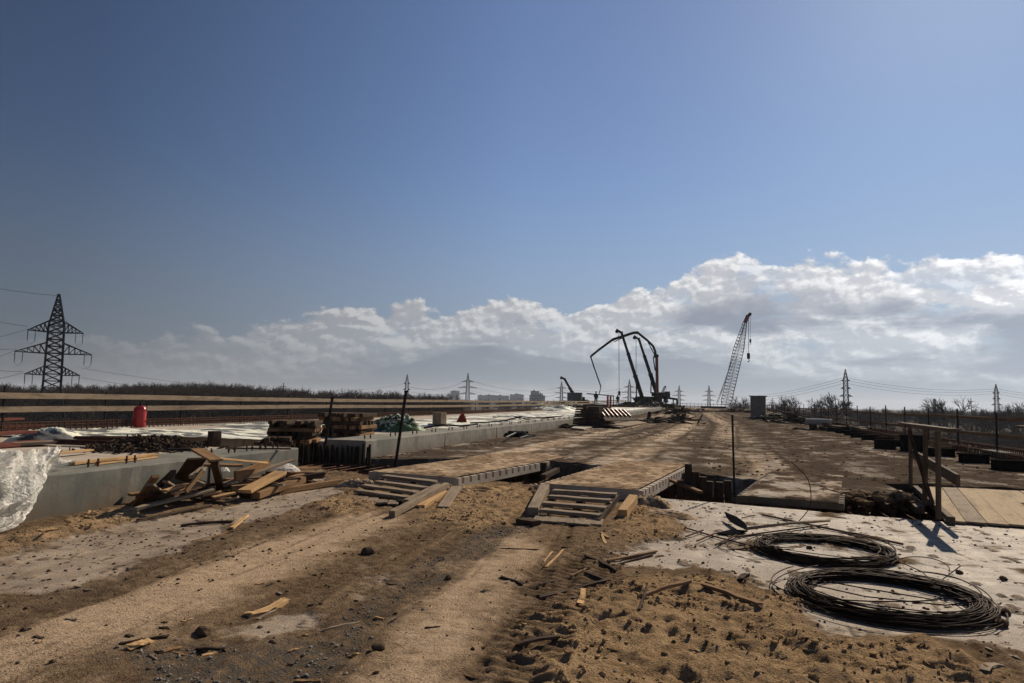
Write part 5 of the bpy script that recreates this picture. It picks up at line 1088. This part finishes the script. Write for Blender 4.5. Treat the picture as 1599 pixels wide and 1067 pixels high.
# ------------------------------------------------------------ workers
def person(label,P,h,joints,mats):
    """skinned body: one continuous surface"""
    t=thing('person',label,'person',tuple(P)); s=h/1.75
    V=[((0,0,.95),.155),((0,0,1.2),.165),((0,0,1.42),.13),((0,0,1.52),.06),((0,.0,1.63),.10),((0,0,1.72),.085)]
    E_=[(0,1),(1,2),(2,3),(3,4),(4,5)]
    for sd_ in (-1,1):
        n=len(V); k=joints
        V+= [((sd_*.1,0,.88),.105),((sd_*.13,-.02+k['knee']*sd_,.5),.075),((sd_*.15,0+k['foot']*sd_,.1),.055),((sd_*.16,-.16+k['foot']*sd_,.04),.045)]
        E_+=[(0,n),(n,n+1),(n+1,n+2),(n+2,n+3)]; n=len(V)
        a=k['armL'] if sd_<0 else k['armR']
        V+= [((sd_*.2,0,1.40),.075),((sd_*(.27),a[0],1.12),.06),((sd_*a[2],a[1],a[3]),.045),((sd_*a[2],a[1]-.06,a[3]-.09),.04)]
        E_+=[(2,n),(n,n+1),(n+1,n+2),(n+2,n+3)]
    me=bpy.data.meshes.new('body'); me.from_pydata([tuple(c*s for c in v[0]) for v in V],E_,[]); me.materials.append(mats[0]); o=bpy.data.objects.new('body',me); col.objects.link(o); o.parent=t
    md=o.modifiers.new('skin','SKIN'); 
    for i,v in enumerate(V): me.skin_vertices[0].data[i].radius=(v[1]*s*(1.0 if i in(3,4,5) else 1.25),v[1]*s*(1.0 if i in(3,4,5) else 1.25))
    me.skin_vertices[0].data[0].use_root=True; o.modifiers.new('sub','SUBSURF').levels=2
    q=MB(); q.lathe((P[0],P[1],P[2]+1.69*s),[(.135*s,0),(.13*s,.05*s),(.09*s,.11*s),(.02*s,.13*s)],14); q.lathe((P[0],P[1]-.03*s,P[2]+1.685*s),[(.15*s,0),(.15*s,.012*s)],14); q.build('helmet',mats[1],t,smooth=True)
    q=MB(); q.blob((P[0],P[1]-.095*s,P[2]+1.62*s),.03*s,1,(1,.8,1.1),.0); q.build('face',SKIN,t,smooth=True)
    return t
wp=A(930.5,631.8,93); J={'knee':.02,'foot':.05,'armL':(-.05,-.2,.24,1.1),'armR':(-.02,-.12,.3,.95)}
person('person in dark work clothes standing with arms held in front beside the steel frame',wp,1.72,J,[CLOTH,CLOTH])
q=MB(); q.box((wp[0],wp[1]+.6,(wp[2]+RZ(93)+.5)/2),(3.4,2.2,max(.1,wp[2]-RZ(93)-.5)),ch=.03); tag(q.build('board_stack',W_DARK),'dark board stack that the worker stands on','board stack')
wp2=A(964.5,632.5,118); person('person far off in dark clothes standing just right of the steel frame',wp2,1.7,J,[CLOTH,CLOTH])
q=MB(); q.box((wp2[0],wp2[1]+.6,(wp2[2]+RZ(118)+.5)/2),(6,2.2,max(.1,wp2[2]-RZ(118)-.5)),ch=.03); tag(q.build('board_stack',W_DARK),'far low stack of dark boards right of the steel frame','board stack')
for px,py,D_,rx,h,lb in ((985,632,120,4,.9,'dark heap of material before the telescopic cranes'),(1022,630,125,6,1.1,'dark equipment clutter at the foot of the concrete pump'),(870,632,120,7,.9,'pale film and board clutter left of the worker'),(912,630,128,2.2,1.3,'dark heap just left of the worker')):
    x,y=A(px,py,D_)[:2]; junk(lb,(x,y,.5+RZ(y)),rx,2.,h,120,STEEL if 'dark' in lb else FOIL,(.3,1.1))
# ------------------------------------------------------------ distant flats
def ffac(q,p,o):
    v=oc(q); bk=q.n('ShaderNodeTexBrick'); bk.offset=0; q.set(bk.inputs['Vector'],q.vmul(q.comb(q.m('ADD',q.n('ShaderNodeSeparateXYZ').outputs[0],0.),0,0),(1,1,1)))
    sp=q.n('ShaderNodeSeparateXYZ'); q.set(sp.inputs[0],v); wx=q.m('GREATER_THAN',q.m('FRACT',q.m('MULTIPLY',sp.outputs[0],1/3.2)),.5); wz=q.m('GREATER_THAN',q.m('FRACT',q.m('MULTIPLY',sp.outputs[2],1/2.9)),.5)
    q.set(p.inputs['Base Color'],q.mix(q.m('MULTIPLY',wx,wz),(.36,.34,.32),(.14,.14,.14))); p.inputs['Roughness'].default_value=.8
FAC=mat('facade',ffac)
def flats(label,px0,px1,ptop,D_,steps_=((0,1,0),),m=FAC):
    a=A(px0,ptop,D_); c=A(px1,ptop,D_); t=thing('apartment_block',label,'building',(a[0],a[1],-9.2)); d=Vector((c[0]-a[0],c[1]-a[1],0)); 
    for (u0,u1,dh) in steps_:
        P=Vector((a[0],a[1],0))+d*u0; Q=Vector((a[0],a[1],0))+d*u1; q=MB(); h=a[2]-dh+9.2; q.bar(P+Vector((0,0,-9.2+h/2)),Q+Vector((0,0,-9.2+h/2)),14,h,ch=.05); q.build('wall',m,t)
        q=MB(); q.bar(P+Vector((0,0,-9.0+h)),Q+Vector((0,0,-9.0+h)),14.6,.6); q.bar(P.lerp(Q,.3)+Vector((0,0,-8.+h)),P.lerp(Q,.45)+Vector((0,0,-8.+h)),4,2); q.build('roof',STEEL,t)
    return t
flats('hazy block of flats left of the wide pylon',704,718,611,1500); flats('low hazy flats left of the first hazy block',698,706,616,1500)
flats('long hazy row of flats right of the wide pylon',746,795,617,1500,((0,.25,1.),(.25,.55,0),(.55,1,.6))); flats('hazy flats with a stepped roof right of the long row',796,818,615.5,1500,((0,.3,2),(.3,.8,0),(.8,1,2)))
flats('tallest darker stepped block of flats near the centre',827,851,611.5,900,((.0,1,5.5),(.08,.62,0),(.62,.85,3.)))
flats('low hazy building right of the stepped block',886.5,908,614,700)
# ------------------------------------------------------------ bare trees
BARK=mat('bark',simple((.055,.043,.035),.9,0.,.4,4)); BARKF=mat('twigs',simple((.055,.041,.033),1.,0.,.4,2))
def tree_mesh(seed,H=11.,spread=.55,lvl=5,bush=False):
    rr=random.Random(seed); tr=MB(); cr=MB()
    def seg(mb,a,c,r0,r1):
        d=(c-a).normalized(); x=d.cross(Vector((.3,.2,1))).normalized(); y=d.cross(x); vs=[]
        for p,r in ((a,r0),(c,r1)):
            for k in range(3): an=k*2.094; vs.append(p+x*(math.cos(an)*r)+y*(math.sin(an)*r))
        mb.add(vs,[(0,1,4,3),(1,2,5,4),(2,0,3,5)])
    def grow(p,d,L,r,k):
        n=2; 
        for i in range(n):
            d=(d+Vector((rr.gauss(0,.13),rr.gauss(0,.13),rr.gauss(.05,.08)))).normalized(); q=p+d*(L/n); seg(tr if k<2 else cr,p,q,r*(1-.25*i),r*(1-.25*(i+1))); p=q
        if k>=lvl: return
        m=rr.choice([3,4,4]) if k>0 else rr.choice([4,5])
        for i in range(m):
            a=rr.uniform(0,6.28); s=spread*rr.uniform(.6,1.4); ax_=d.cross(Vector((math.cos(a),math.sin(a),.3))).normalized(); nd=(d*math.cos(s)+ax_*math.sin(s)).normalized(); grow(p-d*(L*rr.uniform(0,.45)),nd,L*rr.uniform(.6,.8),r*.66,k+1)
    if bush:
        for i in range(6): grow(Vector((rr.gauss(0,.5),rr.gauss(0,.5),0)),Vector((rr.gauss(0,.3),rr.gauss(0,.3),1)).normalized(),H*.3,.05,1)
    else: grow(Vector((0,0,0)),Vector((rr.gauss(0,.05),rr.gauss(0,.05),1)).normalized(),H*.30,.17,0)
    for mbx in (tr,cr):
        z=max(v[2] for v in (cr.v or tr.v)); 
    f=H/z; tr.v=[(a*f,b_*f,c*f) for a,b_,c in tr.v]; cr.v=[(a*f,b_*f,c*f) for a,b_,c in cr.v]; return tr,cr
protos=[]
for s in range(5):
    tr,cr=tree_mesh(100+s,spread=.5+.06*s); t=thing('bare_tree','','tree',(0,0,0)); 
    o1=tr.build('trunk',BARK,t); cr.l=cr.v; o2=cr.build('crown',BARKF,t); protos.append([t,np.array(tr.v+cr.v),tr.f+[tuple(i+len(tr.v) for i in f) for f in cr.f],False])
bushes=[]
for s in range(3):
    tr,cr=tree_mesh(200+s,H=4.,bush=True,lvl=4,spread=.5); bushes.append((np.array(tr.v+cr.v),tr.f+[tuple(i+len(tr.v) for i in f) for f in cr.f]))
def place_tree(px,ptop,D_,lab,grp=None,k=None):
    k=random.randrange(5) if k is None else k; P=protos[k]; tp=A(px,ptop,D_); s=(tp[2]+9.2)/11.
    if not P[3]: o=P[0]; P[3]=True; o['label']=lab
    else: o=dup(P[0],(0,0,0),label=lab)
    if grp: o['group']=grp
    elif 'group' in o: del o['group']
    o.location=(tp[0],tp[1],-9.2); o.rotation_euler=(0,0,random.uniform(0,6.28)); o.scale=(s,s,s); return o
for k,(px,pt_,D_,lab) in enumerate([(1300,611,165,'tall bare tree left of the tall slim pylon'),(1248,617,190,'bare tree between the grey cabin and the tall slim pylon'),(1482,616,170,'broad bare tree between the chimney and the right slim pylon'),(1160,617,260,'bare tree behind the lattice crane boom'),(1582,624,170,'bare tree at the right edge beyond the fence'),(1285,619,185,'smaller bare tree just left of the tall bare tree'),(1225,626,230,'low bare tree right of the grey cabin'),(1540,634,190,'thin bare tree left of the right slim pylon')]): place_tree(px,pt_,D_,lab,None,k%5)
for k in range(26):
    px=1330+k*11+random.uniform(-5,5); place_tree(px,635+random.uniform(-3,3)+(px-1330)*.016,random.uniform(170,260),'bare tree in the even row beyond the right fence','row of bare trees beyond the right fence')
for k in range(12): place_tree(1170+k*14,636+random.uniform(-2,2),random.uniform(220,320),'low bare tree in the far row behind the crest','far row of bare trees behind the crest')
def mass(label,pts,n,dr,useb=False,hs=(0,0),D0=150):
    Vs=[];Fs=[];off=0
    for k in range(n):
        u=random.random(); px=pts[0][0]+(pts[-1][0]-pts[0][0])*u; pt_=np.interp(px,[p[0] for p in pts],[p[1] for p in pts])+abs(random.gauss(0,hs[0]))*random.choice([1,1,1,-.4]); D_=random.uniform(*dr)
        if useb: v,f=random.choice(bushes); g0=A(px,600,D_); s=random.uniform(.8,1.7)*D_/150; 
        else: P=random.choice(protos); v,f=P[1],P[2]; g0=A(px,pt_,D_); s=max(.5,(g0[2]+9.2)/11.)
        a=random.uniform(0,6.28); c_,s_=math.cos(a),math.sin(a); w_=v*np.array([s,s,s]); w2=np.stack([w_[:,0]*c_-w_[:,1]*s_+g0[0],w_[:,0]*s_+w_[:,1]*c_+g0[1],w_[:,2]-9.2],-1)
        Vs.append(w2); fa=np.array(f)+off; Fs.append(fa); off+=len(v)
    V=np.vstack(Vs); Fq=np.vstack(Fs); me=bpy.data.meshes.new('tree_belt'); me.vertices.add(len(V)); me.vertices.foreach_set('co',V.astype(np.float32).ravel()); me.loops.add(Fq.size); me.loops.foreach_set('vertex_index',Fq.astype(np.int32).ravel()); me.polygons.add(len(Fq))
    me.polygons.foreach_set('loop_start',np.arange(0,Fq.size,4,dtype=np.int32)); me.polygons.foreach_set('loop_total',np.full(len(Fq),4,dtype=np.int32)); me.update(calc_edges=True); me.materials.append(BARKF)
    o=bpy.data.objects.new('tree_belt',me); col.objects.link(o); return tag(o,label,'wood',None,'stuff')
LT=[(-120,594),(0,597),(60,603),(120,601),(200,598),(260,597),(330,597),(400,601),(480,605),(560,608),(640,613),(700,618)]
mass('leafless wood forming a dark belt beyond the left fence',LT,260,(150,240),hs=(6,0))
mass('low leafless scrub beyond the left fence',[(-150,0),(720,0)],420,(120,260),True)
mass('leafless wood and scrub far beyond the flats',[(640,622),(900,626)],60,(420,600),hs=(1.2,0))
mass('low leafless scrub beyond the right fence',[(1180,0),(1700,0)],230,(110,180),True)
HZ=bpy.data.materials.new('haze'); HZ.use_nodes=True; t_=HZ.node_tree; t_.nodes.clear(); q=NB(t_); o_=q.n('ShaderNodeOutputMaterial'); pv=q.n('ShaderNodeVolumePrincipled'); pv.inputs['Color'].default_value=(.80,.86,.95,1); pv.inputs['Density'].default_value=HAZE; pv.inputs['Anisotropy'].default_value=.2; t_.links.new(pv.outputs[0],o_.inputs['Volume'])
mb=MB(); mb.poly([(-4600,-1600),(4600,-1600),(4600,5200),(-4600,5200)],-11.,48.); tag(mb.build('haze',HZ,loc=(0,0,0)),'pale air thickening toward the horizon','haze',kind='stuff')
print('objects',len(bpy.data.objects))
